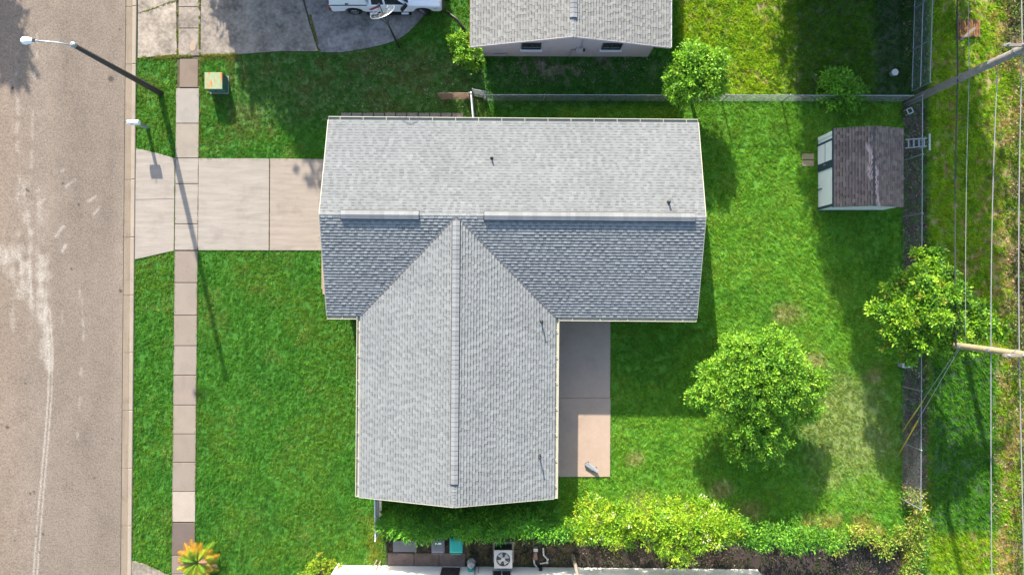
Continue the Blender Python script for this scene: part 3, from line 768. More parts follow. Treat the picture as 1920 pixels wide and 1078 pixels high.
# ------------------------------------------------------------------ north neighbour house
nh = thing('house', 'neighbour house with tan-grey shingle gable roof and pinkish wall at the top edge', 'house', rz=R(-.2))
NX0, NX1, NYS, NYN = -2.06, 7.67, 11.66, 24.0
NXC = (NX0 + NX1) / 2; NRUN = (NX1 - NX0) / 2
walls(nh, -1.52, 7.03, 12.02, 23.5, HE - .03, MT['nstucco'], ('y', HR - .17))
nroof = empty('roof', parent=nh); deck = MB()
TAN = [(.305, .30, .275), (.285, .28, .26), (.32, .315, .288), (.27, .265, .25)]
for A, U, Vd in (((NX0, 0, HE), (0, 1, 0), (1, 0, 0)), ((NX1, 0, HE), (0, 1, 0), (-1, 0, 0))):
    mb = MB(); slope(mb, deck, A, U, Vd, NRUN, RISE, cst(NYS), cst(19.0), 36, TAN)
    tag(mb.build('shingle_courses', MT['shingle'], nroof), kind='stuff')
    p = MB()
    v = Vector(Vd)
    q = [Vector(A) + Vector((0, 19.0, 0)), Vector(A) + Vector((0, NYN, 0)), Vector(A) + v * NRUN + Vector((0, NYN, RISE)), Vector(A) + v * NRUN + Vector((0, 19.0, RISE))]
    p.add([k + Vector((0, 0, .006)) for k in q] + [k - Vector((0, 0, .09)) for k in q], [(0,1,2,3),(7,6,5,4),(0,4,5,1),(1,5,6,2),(2,6,7,3),(3,7,4,0)]); p.build('roof_slab', MT['cap'], nroof)
deck.build('roof_deck', MT['deck'], nroof)
caps((NXC, NYS, HR + .006), (NXC, NYN, HR + .006), .28, nroof)
nv = ridge_strip((NXC, GY(33, HR), HR + .004), (NXC, NYN - 1, HR + .004), .36, .06, 'ridge_vent', MT['dark_metal'], nroof)
caps((NXC, GY(33, HR), HR + .068), (NXC, NYN - 1, HR + .068), .35, nv, .22, .014)
for a, b in (((NX0, NYS - .018, HE - .055), (NXC - .001, NYS - .018, HR - .055)), ((NX1, NYS - .018, HE - .055), (NXC + .001, NYS - .018, HR - .055))): rake(a, b, nroof, 'nstucco')
MB().bar((NX0 - .018, NYS, HE - .06), (NX0 - .018, NYN, HE - .06), .03, .15).build('fascia', MT['rust'], nroof)
MB().bar((NX1 + .018, NYS, HE - .06), (NX1 + .018, NYN, HE - .06), .03, .15).build('fascia', MT['white'], nroof)
window(nh, (.92, 12.02, 1.15), .98, .85, 'x', out=-1, fr='dark_metal'); window(nh, (4.93, 12.02, 1.15), .98, .85, 'x', out=-1, fr='dark_metal')
mbx = MB().box(3.18, 3.50, 11.90, 12.018, .85, 1.45).build('meter_box', MT['nstucco'], nh)
MB().tube([(2.95, 11.96, .05), (2.95, 11.96, 1.15), (3.17, 11.96, 1.15)], .025, 6).build('conduit', MT['grey'], mbx)
MB().tube([(3.40, 11.97, 1.45), (3.40, 11.97, 2.5)], .02, 6).build('conduit', MT['grey'], mbx)
MB().box(3.56, 3.64, 11.93, 12.018, 1.0, 1.2).build('switch', MT['dark_metal'], mbx)
pb = MB().tube([(-1.0, 11.98, .5), (-.3, 11.98, .5), (-.3, 11.98, .06)], .022, 6).build('pipe', MT['grey'], nh)

# ------------------------------------------------------------------ shed
shed = thing('garden_shed', 'small shed with brown shingle roof and white front beside the east fence', 'shed')
SX0, SX1, SY0, SY1, SH, SR = 15.94, 19.32, 4.0, 7.83, 1.78, 2.32
SXC = (SX0 + SX1) / 2
walls(shed, SX0, SX1 - .05, SY0 + .02, SY1 - .05, SH - .02, MT['white'], ('y', SR - .12))
sroof = empty('roof', parent=shed); deck = MB()
BRN = [(.235, .18, .145), (.27, .21, .17), (.20, .155, .125), (.29, .23, .185), (.235, .175, .15)]
for A, U, Vd in (((SX0 - .02, 0, SH), (0, 1, 0), (1, 0, 0)), ((SX1 + .02, 0, SH), (0, 1, 0), (-1, 0, 0))):
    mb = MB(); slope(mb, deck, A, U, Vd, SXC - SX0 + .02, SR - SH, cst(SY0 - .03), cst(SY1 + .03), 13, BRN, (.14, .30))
    # sun-bleached scar running over the east slope
    for i, vtx in enumerate(mb.v):
        x, y = vtx[0], vtx[1]; yy = (y - 4.0) / 1.9; px_ = 18.0 - .32 * yy - .12
        d = abs(x - px_) / (.10 + .22 * max(0, 1 - abs(yy - .85) / .3)) if -.05 < yy < 1.5 else 9
        if d < 1 and random.random() < .85: mb.c[i] = (.60, .44, .39)
    tag(mb.build('shingle_courses', MT['brown_shingle'], sroof), kind='stuff')
deck.build('roof_deck', MT['deck'], sroof)
m = MB()
for k in range(16):
    y = SY0 - .03 + k * .243; hw = .15; dr = hw * (SR - SH) / (SXC - SX0); kk = random.uniform(.8, 1.2)
    for sgn in (-1, 1):
        v = [(SXC, y, SR + .022), (SXC + sgn * hw, y, SR - dr + .022), (SXC + sgn * hw, y + .245, SR - dr + .012), (SXC, y + .245, SR + .012), (SXC, y, SR), (SXC + sgn * hw, y, SR - dr)]
        f = [(0, 1, 2, 3), (4, 5, 1, 0)]
        m.add(v, f if sgn > 0 else [q[::-1] for q in f], (.11 * kk, .097 * kk, .09 * kk))
tag(m.build('ridge_caps', MT['brown_shingle'], sroof), kind='stuff')
xw = SX0
# door with two white panels in a dark blue frame on the west wall
dr = MB().box(xw - .03, xw - .003, 5.98, 7.42, .03, 1.66).build('door', MT['navy'], shed)
MB().box(xw - .045, xw - .031, 6.36, 7.30, .08, .84).build('door_panel', MT['white'], dr); MB().box(xw - .045, xw - .031, 6.36, 7.30, .92, 1.6).build('door_panel', MT['white'], dr)
MB().box(xw - .05, xw - .031, 6.20, 6.25, .7, .92).build('handle', MT['galv'], dr)
MB().box(xw - .03, xw - .003, 4.02, 4.16, .02, SH - .1).build('corner_trim', MT['navy'], shed); MB().box(xw - .03, xw - .003, 7.60, 7.78, .02, SH - .1).build('corner_trim', MT['white'], shed)
MB().box(xw - .05, xw - .02, 3.98, 7.85, SH - .12, SH - .01).build('eave_trim', MT['navy'], shed)
MB().box(xw - .035, xw - .003, 5.05, 5.10, .02, .45).build('hinge', MT['dark_metal'], shed)
MB().box(SX0 + .05, SX1 - .1, SY0 - .0, SY0 + .017, .02, .12).build('skirting', MT['navy'], shed)

# ------------------------------------------------------------------ south neighbour house (north wall at the bottom edge)
sh = thing('house', 'white stucco house wall along the bottom edge behind the bins', 'house', rz=-.010)
SWY = GY(1062)
m = MB().box(GX(640), GX(1425), SWY - 8, SWY, 0, 2.5).build('wall', MT['white_stucco'], sh)
m = MB(); m.box(GX(640) - .4, GX(1425) + .4, SWY - 8.4, SWY + .02, 2.5, 2.62); m.build('roof', MT['cap'], sh)
MB().tube([(GX(641), SWY + .06, .02), (GX(641), SWY + .06, 2.5)], .06, 8).build('downspout', MT['white'], sh)
window(sh, (GX(852), SWY, .25), .95, 1.0, 'x', out=1, fr='dark_metal', sill=False)
window(sh, (GX(943) + .1, SWY, .5), 1.0, 1.0, 'x', out=1, fr='dirty_white', sill=False)
MB().box(GX(672), GX(676), SWY + .002, SWY + .03, .6, .75).build('outlet', MT['grey'], sh)
MB().box(GX(884), GX(893), SWY + .003, SWY + .16, .15, .7).build('meter_box', MT['teal'], sh)
MB().tube([(GX(897), SWY + .05, 0), (GX(897), SWY + .05, 1.6)], .03, 8).build('conduit', MT['grey'], sh)
MB().tube([(GX(903), SWY + .05, 0), (GX(903), SWY + .05, .9)], .02, 8).build('conduit', MT['grey'], sh)

# ------------------------------------------------------------------ chain link fences
def chain_fence(name, label, a, b, h, step, mesh_mat='wire', rail_mat='galv', rails=(1.0,), cat='fence', post_r=.03, sp=.075, wr=.005, rail_r=.022, skip_end=False):
    a = Vector((a[0], a[1], 0)); b = Vector((b[0], b[1], 0)); L = (b - a).length; d = (b - a) / L
    t = thing(name, label, cat, a)
    n = max(1, round(L / step)); first = None
    for k in range(n + 1):
        if skip_end and k == n: break
        p = d * (L * k / n)
        if first is None:
            m = MB().tube([(0, 0, -.05), (0, 0, h)], post_r, 8); m.lathe([(post_r + .008, 0), (post_r + .008, .03), (.008, .055)], 8, (0, 0, h)); first = o = m.build('post', MT[rail_mat], t)
        else:
            o = first.copy(); COL.objects.link(o); o.parent = t
        o.location = p
    for r in rails:
        MB().tube([d * 0 + Vector((0, 0, h * r - .02)), d * L + Vector((0, 0, h * r - .02))], rail_r, 6).build('rail', MT[rail_mat], t)
    # woven wires, both diagonals
    V = []; F = []; hh = h - .06; s_ = Vector((-d.y, d.x, 0))
    for sg in (1, -1):
        x = -hh
        while x < L:
            x0, x1 = x, x + hh; z0, z1 = .03, .03 + hh
            if x0 < 0: z0 = z0 - x0; x0 = 0
            if x1 > L: z1 = z1 - (x1 - L); x1 = L
            x += sp
            if x1 - x0 < .02: continue
            if sg < 0: p, q = d * (L - x0) + Vector((0, 0, z0)), d * (L - x1) + Vector((0, 0, z1))
            else: p, q = d * x0 + Vector((0, 0, z0)), d * x1 + Vector((0, 0, z1))
            e = (q - p).normalized(); u = e.cross(s_).normalized(); i = len(V)
            for pt in (p, q):
                for ang in (0, 2.094, 4.189): V.append(pt + (s_ * math.cos(ang) + u * math.sin(ang)) * wr + s_ * (sg * .004))
            F += [(i, i+1, i+4, i+3), (i+1, i+2, i+5, i+4), (i+2, i, i+3, i+5)]
    o = np_mesh('wire_mesh', np.array([tuple(v) for v in V]), np.array(F), MT[mesh_mat], t); tag(o, kind='stuff')
    return t
chain_fence('chain_link_fence', 'rusty low chain link fence section left of the white gate post', G(826, 187), G(882, 187), 1.18, 2.0, 'rusty', 'rusty', wr=.008)
chain_fence('chain_link_fence', 'grey low chain link fence along the shaded alley up to the utility pole', G(908, 189.5), G(1688, 191), 1.15, 3.0, wr=.003, sp=.085)
chain_fence('chain_link_gate', 'white framed narrow gate between chain link fence and north eave', G(885.5, 187), G(890, 240), 1.22, 3.0, 'wire', 'white', cat='gate', rail_r=.035, rails=(1.0, .1), post_r=.045)
chain_fence('chain_link_gate', 'small swung-open gate leaf behind the white gate post', G(889, 181), G(912, 185), 1.28, 3.0, 'wire', 'galv', cat='gate', rail_r=.025, rails=(1.0, .1))
chain_fence('chain_link_fence', 'tall triple railed fence at the top right north of the utility pole', G(1709, 172), G(1716, -60), 1.60, 2.05, rails=(1.0, .5, .04), rail_r=.024, wr=.002, sp=.11)
chain_fence('chain_link_fence', 'tall chain link fence along the bare dirt strip on the east side', G(1690, 935), G(1693, 196), 1.72, 3.0, wr=.0015, sp=.12, rails=(1.0,))
chain_fence('chain_link_fence', 'short pale fence running from the south gable toward the hedge', G(715, 905), G(716, 990), 1.75, 2.4, 'dirty_white', 'white', wr=.010)

# ------------------------------------------------------------------ utility poles and cables
P1, P2 = G(1699, 194), G(1700, 635.5)
def upole(name, label, p, mat, hgt, lean=(0, 0), k=1.0):
    t = thing(name, label, 'utility pole', (p[0], p[1], 0))
    MB().tube([(0, 0, -.1), (lean[0] * .5, lean[1] * .5, hgt / 2), (lean[0], lean[1], hgt)], [.20 * k, .175 * k, .15 * k], 14).build('shaft', MT[mat], t, True)
    arm = MB().box(-1.1, 1.1, -.06, .06, hgt - .75, hgt - .63).build('crossarm', MT['wood'], t)
    for x in (-.95, -.35, .4, 1.0):
        MB().lathe([(.03, 0), (.05, .03), (.03, .06), (.05, .09), (.03, .13)], 8, (x, 0, hgt - .63)).build('insulator', MT['grey'], arm)
    for z in (4.35, 6.25, 7.75):
        MB().lathe([(.19 * k, 0), (.19 * k, .05)], 14, (lean[0] * z / hgt, lean[1] * z / hgt, z)).build('band', MT['galv'], t)
        MB().box(-.19, -.12, -.05, .05, z - .04, z + .1).build('bracket', MT['galv'], t)
    return t
u1 = upole('utility_pole', 'grey wooden utility pole leaning out at the top right corner', P1, 'polewood', 9.2)
u2 = upole('utility_pole', 'tan wooden utility pole beside the orange-tipped tree at the right edge', P2, 'polewood2', 9.2, k=.82)
MB().box(.13, .24, -.10, .12, 3.2, 4.2).build('cable_box', MT['grey'], u2)
def cable(name, label, pts, r, mat, sag=0.0, group=None, n=14):
    path = []
    for (a, b) in zip(pts[:-1], pts[1:]):
        a = Vector(a); b = Vector(b)
        for k in range(n):
            t = k / n; p = a.lerp(b, t); p.z -= sag * 4 * t * (1 - t); path.append(p)
    path.append(Vector(pts[-1]))
    return tag(MB().tube(path, r, 6).build(name, MT[mat], smooth=True), label, 'cable', group)
NOR = lambda p, z, dx=0: (p[0] + dx, 27.0, z); SOU = lambda p, z, dx=0: (p[0] + dx, -27.0, z)
cable('cable', 'dark thick cable running down from the top, left of the other wires', [NOR(P1, 4.5, -.1), (P1[0] - .16, P1[1], 4.35), (P2[0] - .16, P2[1], 4.2)], .03, 'dark_cable', .12)
cable('cable', 'thin pale cable just right of the dark cable', [NOR(P1, 4.9), (P1[0] + .1, P1[1] + .05, 4.75), (P2[0] + .05, P2[1] + .1, 4.55)], .014, 'cable', .1)
cable('power_line', 'pale wire crossing the tan pole at mid height and running to the bottom', [(P1[0] + .15, P1[1], 6.5), (P2[0], P2[1] + .16, 6.25), SOU(P2, 6.5, .1)], .02, 'cable', .12)
cable('power_line', 'pale wire along the right edge passing the end of both poles', [NOR(P1, 8.1, .0), (P1[0] + .1, P1[1], 7.95), (P2[0] + .1, P2[1], 7.75), SOU(P2, 8.2, .5)], .022, 'cable', .1)
cable('cable', 'short looped red-brown drop cable hanging beside the tan pole', [G(1797, 585, 4.4), (P2[0] + .15, P2[1] + .9, 4.15), (P2[0] - .05, P2[1] + .2, 3.9)], .022, 'rusty', .05)
for k, (ax, ay, z, lab) in enumerate(((1681, 858, 4.3, 'guy wire with long yellow sleeve reaching furthest down the lawn edge'), (1690, 812, 4.2, 'guy wire with short yellow sleeve nearer the tan pole'))):
    t = thing('guy_wire', lab, 'guy wire', G(ax, ay)); b = Vector((P2[0] - G(ax, ay)[0], P2[1] - G(ax, ay)[1], z))
    MB().tube([(0, 0, 0), b * .5 + Vector((.0, 0, -.03)), b], .012, 6).build('wire', MT['cable'], t)
    MB().tube([b * .03, b * (.36 if k == 0 else .40)], .03, 8).build('guard', MT['yellow'], t, True)
    MB().tube([(0, 0, -.2), b * .02], .02, 6).build('anchor_rod', MT['galv'], t)

# ------------------------------------------------------------------ street lamp
lp = G(301, 175)
t = thing('street_lamp', 'street lamp on a dark pole with white cobra head reaching over the road', 'street lamp', (lp[0], lp[1], 0))
MB().tube([(0, 0, -.05), (.0, 0, 3.5), (.0, 0, 7.05)], [.155, .13, .10], 12).build('pole', MT['lamp_pole'], t, True)
MB().lathe([(.115, 0), (.115, .12), (.05, .16)], 12, (0, 0, 7.0)).build('pole_cap', MT['galv'], t)
lx, ly = G(58, 77, 7.45)[:2]; end = Vector((lx - lp[0], ly - lp[1], 7.45))
MB().tube([(0, 0, 6.95), (end.x * .35, end.y * .4, 7.28), (end.x * .7, end.y * .7, 7.43), (end.x * .9, end.y * .9, 7.46)], .032, 8).build('arm', MT['galv'], t, True)
m = MB(); n = 14      # cobra head: egg-shaped shell
rows = [(-.0, .05, .05), (.10, .08, .07), (.25, .13, .10), (.42, .17, .12), (.55, .15, .10), (.62, .08, .06), (.635, .01, .01)]
dirv = Vector((end.x, end.y, 0)).normalized(); sv = Vector((-dirv.y, dirv.x, 0)); p0 = end - dirv * .22
for u, ry_, rz_ in rows:
    for k in range(n):
        an = 2 * math.pi * k / n; z = math.sin(an) * rz_
        m.v.append(tuple(p0 + dirv * u + sv * (math.cos(an) * ry_) + Vector((0, 0, z if z > 0 else z * .5))))
for i in range(len(rows) - 1):
    for k in range(n):
        a_ = i * n + k; b_ = i * n + (k + 1) % n; m.f.append((a_, b_, b_ + n, a_ + n))
m.f.append(tuple(range(n))[::-1]); m.f.append(tuple((len(rows) - 1) * n + k for k in range(n)))
hd = m.build('lamp_head', MT['white'], t, True)
MB().bar(p0 + dirv * .02 + Vector((0, 0, .03)), p0 + dirv * .13 + Vector((0, 0, .05)), .13, .09).build('clamp', MT['dark_metal'], hd)

# ------------------------------------------------------------------ mailbox
mp = G(277, 240)
t = thing('mailbox', 'white mailbox on a broad grey post by the kerb', 'mailbox', (mp[0], mp[1], 0))
MB().cbox(-.075, .075, -.06, .06, -.02, 1.06, .01).build('post', MT['grey'], t)
MB().cbox(-.32, .20, -.045, .045, .98, 1.06, .008).build('bracket', MT['grey'], t)
m = MB(); pr = [(-.11, 1.062), (.11, 1.062), (.11, 1.20)] + [(.11 * math.cos(a), 1.20 + .10 * math.sin(a)) for a in np.linspace(.3, math.pi - .3, 7)] + [(-.11, 1.20)]
nn = len(pr); m.add([(-.36, y, z) for y, z in pr] + [(.20, y, z) for y, z in pr], [tuple(range(nn)), tuple(range(nn, 2 * nn))[::-1]] + [((i + 1) % nn, i, nn + i, nn + (i + 1) % nn) for i in range(nn)])
bx = m.build('box', MT['white'], t)
MB().box(-.375, -.362, -.10, .10, 1.07, 1.27).build('door', MT['white'], bx); MB().box(-.15, -.12, -.125, -.112, 1.15, 1.36).build('flag', MT['red'], bx)

# ------------------------------------------------------------------ green utility cabinet
x0, x1 = GX(397, .0), GX(428, 0); y1, y0 = GY(146), GY(175)
t = thing('utility_cabinet', 'square green utility cabinet with rust-streaked lid on the north lawn', 'utility cabinet', ((x0 + x1) / 2, (y0 + y1) / 2, 0))
wx, wy = (x1 - x0) / 2, (y1 - y0) / 2
MB().box(-wx - .05, wx + .05, -wy - .05, wy + .05, -.02, .06).build('base_pad', MT['concrete'], t)
MB().cbox(-wx, wx, -wy, wy, .06, .74, .01).build('body', MT['green_box'], t)
MB().cbox(-wx - .02, wx + .02, -wy - .02, wy + .02, .742, .79, .012).build('lid', MT['rust_top'], t)
MB().box(-.03, .03, -wy - .04, -wy - .002, .4, .5).build('latch', MT['dark_metal'], t)

# ------------------------------------------------------------------ mesh dish antenna on a pole
ap = G(748, 89)
t = thing('dish_antenna', 'black pole with a tilted round mesh dish antenna beside the pickup', 'antenna', (ap[0], ap[1], 0))
HA = 3.9
MB().tube([(0, 0, -.05), (0, 0, HA)], [.055, .05], 10).build('pole', MT['dark_metal'], t, True)
dn = Vector((-.42 * .72, .9 * .72, .69)).normalized(); du = dn.cross(Vector((0, 0, 1))).normalized(); dv = du.cross(dn)
dc = Vector((0, 0, HA + .1)) + dn * .12
dish = empty('dish', parent=t)
dp = lambda r, a: dc + (du * math.cos(a) + dv * math.sin(a)) * r + dn * (r * r * .32)
for r in (.60, .42, .22):
    MB().tube([dp(r, 2 * math.pi * k / 28) for k in range(29)], .014 if r > .5 else .008, 5, False).build('ring', MT['galv'], dish)
for k in range(14):
    MB().tube([dp(r, 2 * math.pi * k / 14) for r in (.04, .2, .4, .6)], .0075, 5).build('rib', MT['galv'], dish)
hb = MB(); hb.bar(dc - dn * .12, dc + dn * .02, .34, .20); hb.build('hub', MT['dark_metal'], t)
MB().tube([dc, dc + dn * .42], .02, 6).build('feed_arm', MT['dark_metal'], t)
MB().bar(dc + dn * .40, dc + dn * .50, .09).build('feed_horn', MT['dark_metal'], t)
for sg in (-1, 1): MB().tube([Vector((0, 0, 3.0)), dc + du * (.28 * sg) - dn * .02], .018, 6).build('strut', MT['dark_metal'], t)

# ------------------------------------------------------------------ pickup truck
tx0, ty0 = GX(617, .9), GY(29)
t = thing('pickup_truck', 'white pickup truck with covered bed parked at the top edge', 'pickup truck', (tx0, ty0 + .98, 0))
LT, WT = 5.72, 1.92; hw = WT / 2
def side_prism(prof, y0, y1, inset=0.0):
    n = len(prof); m = MB()
    m.add([(x, y0, z) for x, z in prof] + [(x, y1, z) for x, z in prof], [tuple(range(n)), tuple(range(n, 2*n))[::-1]] + [((i+1) % n, i, n + i, n + (i+1) % n) for i in range(n)])
    return m
def arch(cx, r, z0=.42): return [(cx - r * math.cos(a), .37 + r * math.sin(a)) for a in np.linspace(.15, math.pi - .15, 9)]
RWX, FWX = 1.18, 4.72
prof = [(.02, .50), (.10, .36)] + arch(RWX, .46) + [(RWX + .6, .34), (FWX - .6, .34)] + arch(FWX, .46) + [(5.58, .38), (5.70, .55), (5.72, .82), (5.62, 1.0), (4.0, 1.14), (3.9, 1.12), (.04, 1.14)]
body = side_prism(prof, -hw, hw); b = body.build('body', MT['car_white'], t)
bv = b.modifiers.new('bevel', 'BEVEL'); bv.width = .05; bv.segments = 2; bv.limit_method = 'ANGLE'
# topper over the bed
m = MB(); z0, z1 = 1.15, 1.78
m.add([(.06, -hw + .02, z0), (1.98, -hw + .02, z0), (1.98, hw - .02, z0), (.06, hw - .02, z0), (.20, -hw + .16, z1), (1.92, -hw + .16, z1), (1.92, hw - .16, z1), (.20, hw - .16, z1)], [(0,3,2,1),(4,5,6,7),(0,1,5,4),(1,2,6,5),(2,3,7,6),(3,0,4,7)])
tp = m.build('bed_cover', MT['car_white'], t); bv = tp.modifiers.new('bevel', 'BEVEL'); bv.width = .05; bv.segments = 2
MB().box(.05, 1.97, -hw - .006, -hw + .02, 1.125, 1.149).build('bed_rail_seal', MT['black'], t)
MB().box(.9, 1.05, -hw - .004, -hw + .06, 1.26, 1.30).build('cover_latch', MT['dark_metal'], tp)
# cab
m = MB(); m.add([(2.04, -hw + .03, 1.10), (4.05, -hw + .03, 1.10), (4.05, hw - .03, 1.10), (2.04, hw - .03, 1.10), (2.16, -hw + .2, 1.80), (3.35, -hw + .2, 1.80), (3.35, hw - .2, 1.80), (2.16, hw - .2, 1.80)], [(0,3,2,1),(4,5,6,7),(0,1,5,4),(1,2,6,5),(2,3,7,6),(3,0,4,7)])
cb = m.build('cab', MT['car_white'], t); bv = cb.modifiers.new('bevel', 'BEVEL'); bv.width = .05; bv.segments = 2
def onside(x0, x1, z0, z1, xs0=0, xs1=0, off=.006):     # quad on the sloping cab side
    f = lambda z: -hw + .03 + (z - 1.10) / .70 * .17 - off
    return MB().add([(x0, f(z0), z0), (x1, f(z0), z0), (x1 + xs1, f(z1), z1), (x0 + xs0, f(z1), z1), (x0, f(z0) + .02, z0), (x1, f(z0) + .02, z0), (x1 + xs1, f(z1) + .02, z1), (x0 + xs0, f(z1) + .02, z1)],
        [(0,1,2,3),(7,6,5,4),(0,4,5,1),(1,5,6,2),(2,6,7,3),(3,7,4,0)])
onside(2.20, 2.80, 1.16, 1.66, .05, 0).build('window', MT['glass'], cb); onside(2.90, 3.86, 1.16, 1.66, 0, -.42).build('window', MT['glass'], cb)
m = MB().add([(4.03, -hw + .12, 1.16), (4.03, hw - .12, 1.16), (3.45, hw - .26, 1.74), (3.45, -hw + .26, 1.74)], [(0, 1, 2, 3)]); o = m.build('windscreen', MT['glass'], cb); o.location = (.015, 0, .015)
m = MB(); m.bar((2.02, -hw - .003, .62), (2.60, -hw - .003, 1.12), .012, .16, up=(0, 0, 1)); m.build('stripe', MT['red'], t)
mr = MB(); mr.bar((3.72, -hw - .28, 1.22), (3.98, -hw + .02, 1.22), .12, .2); mr.build('mirror', MT['black'], t)
for x in (2.55, 3.75): MB().box(x - .12, x, -hw - .012, -hw + .01, .92, .96).build('door_handle', MT['dark_metal'], t)
rb = MB().box(RWX + .62, FWX - .62, -hw - .13, -hw + .05, .26, .325).build('running_board', MT['black'], t)
for x in (RWX + .95, FWX - .95): MB().box(x - .18, x + .18, -hw - .115, -hw - .02, .326, .335).build('tread', MT['white'], rb)
MB().box(5.60, 5.80, -hw + .05, hw - .05, .36, .58).build('front_bumper', MT['dark_metal'], t); MB().box(-.10, .03, -hw + .05, hw - .05, .42, .62).build('rear_bumper', MT['dark_metal'], t)
for sg in (-1, 1):
    MB().box(5.55, 5.70, sg * (hw - .17) - .14, sg * (hw - .17) + .14, .72, .88).build('headlight', MT['glass'], t); MB().box(-.005, .08, sg * (hw - .06) - .075, sg * (hw - .06) + .07, .75, 1.08).build('tail_light', MT['red'], t)
MB().box(5.30, 5.45, -hw - .004, -hw + .02, .78, .83).build('side_marker', MT['red'], t)
def wheel(x, y, rz):
    e = empty('wheel', (x, y, .36), rz, t)
    MB().lathe([(.20, -.11), (.33, -.115), (.36, -.08), (.36, .08), (.33, .115), (.20, .11)], 24, axis='y').build('tyre', MT['black'], e, True)
    m = MB(); m.lathe([(.05, -.118), (.06, -.125), (.07, -.118)], 16, axis='y'); m.lathe([(.17, -.105), (.20, -.122), (.215, -.105)], 24, axis='y')
    for k in range(6):
        a = k * math.pi / 3; m.bar((.06 * math.cos(a), -.112, .06 * math.sin(a)), (.19 * math.cos(a), -.112, .19 * math.sin(a)), .05, .02, up=(0, 1, 0))
    m.build('rim', MT['chrome'], e)
for x, y, rz in ((RWX, -hw + .10, 0), (RWX, hw - .10, math.pi), (FWX, -hw + .10, R(-26)), (FWX, hw - .10, math.pi - R(26))): wheel(x, y, rz)
h0 = G(836, 22); h1 = G(872, 60)
tag(MB().tube([(h0[0], h0[1], .03), ((h0[0] + h1[0]) / 2 + .1, (h0[1] + h1[1]) / 2 + .1, .05), (h1[0], h1[1], .04)], .06, 8).build('drain_pipe', MT['dark_metal'], smooth=True), 'dark flexible drain pipe lying in the grass right of the pickup', 'drain pipe')

# ------------------------------------------------------------------ things by the patio and in the yard
s0, s1 = Vector(G(1096, 866)), Vector(G(1119, 881)); mid = (s0 + s1) / 2
t = thing('skateboard', 'grey skateboard with blue print lying on the sunlit patio', 'skateboard', (mid.x, mid.y, .07), math.atan2(s1.y - s0.y, s1.x - s0.x))
pr = []
for k in range(20):
    a = 2 * math.pi * k / 20; xx = .40 * (abs(math.cos(a)) ** .55) * math.copysign(1, math.cos(a)); yy = .115 * (abs(math.sin(a)) ** .6) * math.copysign(1, math.sin(a)); pr.append((xx, yy))
zk = lambda x: .12 + max(0, abs(x) - .27) * .35
m = MB(); m.add([(x, y, zk(x)) for x, y in pr] + [(x, y, zk(x) + .014) for x, y in pr], [tuple(range(20))[::-1], tuple(range(20, 40))] + [(i, (i+1) % 20, 20 + (i+1) % 20, 20 + i) for i in range(20)])
dk = m.build('deck', MT['grey'], t)
MB().box(-.20, -.02, -.09, .09, .135, .137).build('print', MT['blue'], dk)
for x in (-.25, .25):
    MB().bar((x, -.11, .055), (x, .11, .055), .03, .05).build('truck', MT['galv'], t)
    for sg in (-1, 1): MB().lathe([(.03, -.02), (.034, 0), (.03, .02)], 12, (x, sg * .125, .034), axis='y').build('wheel', MT['black'], t)
# ladder behind the shed
la, lb = Vector(G(1690, 273)), Vector(G(1724, 273)); t = thing('ladder', 'short aluminium ladder leaning between shed and east fence', 'ladder', (la.x, la.y, 0))
d = Vector((lb.x - la.x - .1, 0, .45))
for sg in (-.22, .22): MB().bar(Vector((0, sg, .35)), d + Vector((0, sg * .9, .35)), .05, .07).build('side_rail', MT['galv'], t)
for k in range(4):
    q = d * (.15 + k * .24) + Vector((0, 0, .36)); MB().bar(q + Vector((0, -.20, 0)), q + Vector((0, .20, 0)), .07, .03).build('rung', MT['galv'], t)
MB().bar(d + Vector((.12, -.42, .38)), d + Vector((.12, .42, .38)), .07, .05).build('top_bar', MT['dirty_white'], t)
for sg in (-.2, .2): MB().bar(d + Vector((0, sg, .33)), d + Vector((0, sg, -.45)), .04).build('leg', MT['galv'], t)
# bucket, little frame, box
q = G(1671, 140); t = thing('bucket', 'small white bucket in the shaded yard at the top right', 'bucket', (q[0], q[1], 0))
MB().lathe([(.13, 0), (.165, .34), (.172, .35), (.172, .37), (.15, .37), (.12, .03)], 18).build('shell', MT['dirty_white'], t, True)
MB().lathe([(.168, .372), (.16, .385), (.02, .39)], 18).build('lid', MT['dirty_white'], t)
q = G(1700, 211); t = thing('plastic_stool', 'tiny white open stool frame at the fence corner below the leaning pole', 'stool', (q[0], q[1], 0), R(25))
m = MB()
for a, b in (((-.13, -.13), (.13, -.13)), ((.13, -.13), (.13, .13)), ((.13, .13), (-.13, .13)), ((-.13, .13), (-.13, -.13))): m.bar((*a, .3), (*b, .3), .05, .03)
m.build('seat_frame', MT['dirty_white'], t)
for a in ((-.13, -.13), (.13, -.13), (.13, .13), (-.13, .13)): MB().bar((*a, 0), (*a, .285), .035).build('leg', MT['dirty_white'], t)
q = G(1690, 683); t = thing('cable_pedestal', 'small grey pedestal box at the lawn edge below the tree', 'pedestal', (q[0], q[1], 0))
MB().cbox(-.2, .2, -.11, .11, 0, .45, .02).build('body', MT['grey'], t); MB().cbox(-.215, .215, -.125, .125, .452, .5, .02).build('cap', MT['dirty_white'], t)
# rusty pallet with a plank in the north-east corner
q = G(1814, 55); t = thing('pallet', 'rust-brown slatted pallet lying in the weeds at the top right', 'pallet', (q[0], q[1], 0))
for y in (-.42, -.04, .34): MB().box(-.62, .62, y, y + .09, .0, .09).build('bearer', MT['wood'], t)
for k in range(10): MB().box(-.60 + k * .122, -.60 + k * .122 + .085, -.46, .46, .091, .112).build('slat', MT['rust'], t)
t2 = tag(MB().bar((q[0] - .45, q[1] - .62, .2), (q[0] + .2, q[1] - .05, .28), .13, .035).build('plank', MT['wood']), 'pale plank laid slantwise over the rusty pallet', 'plank')

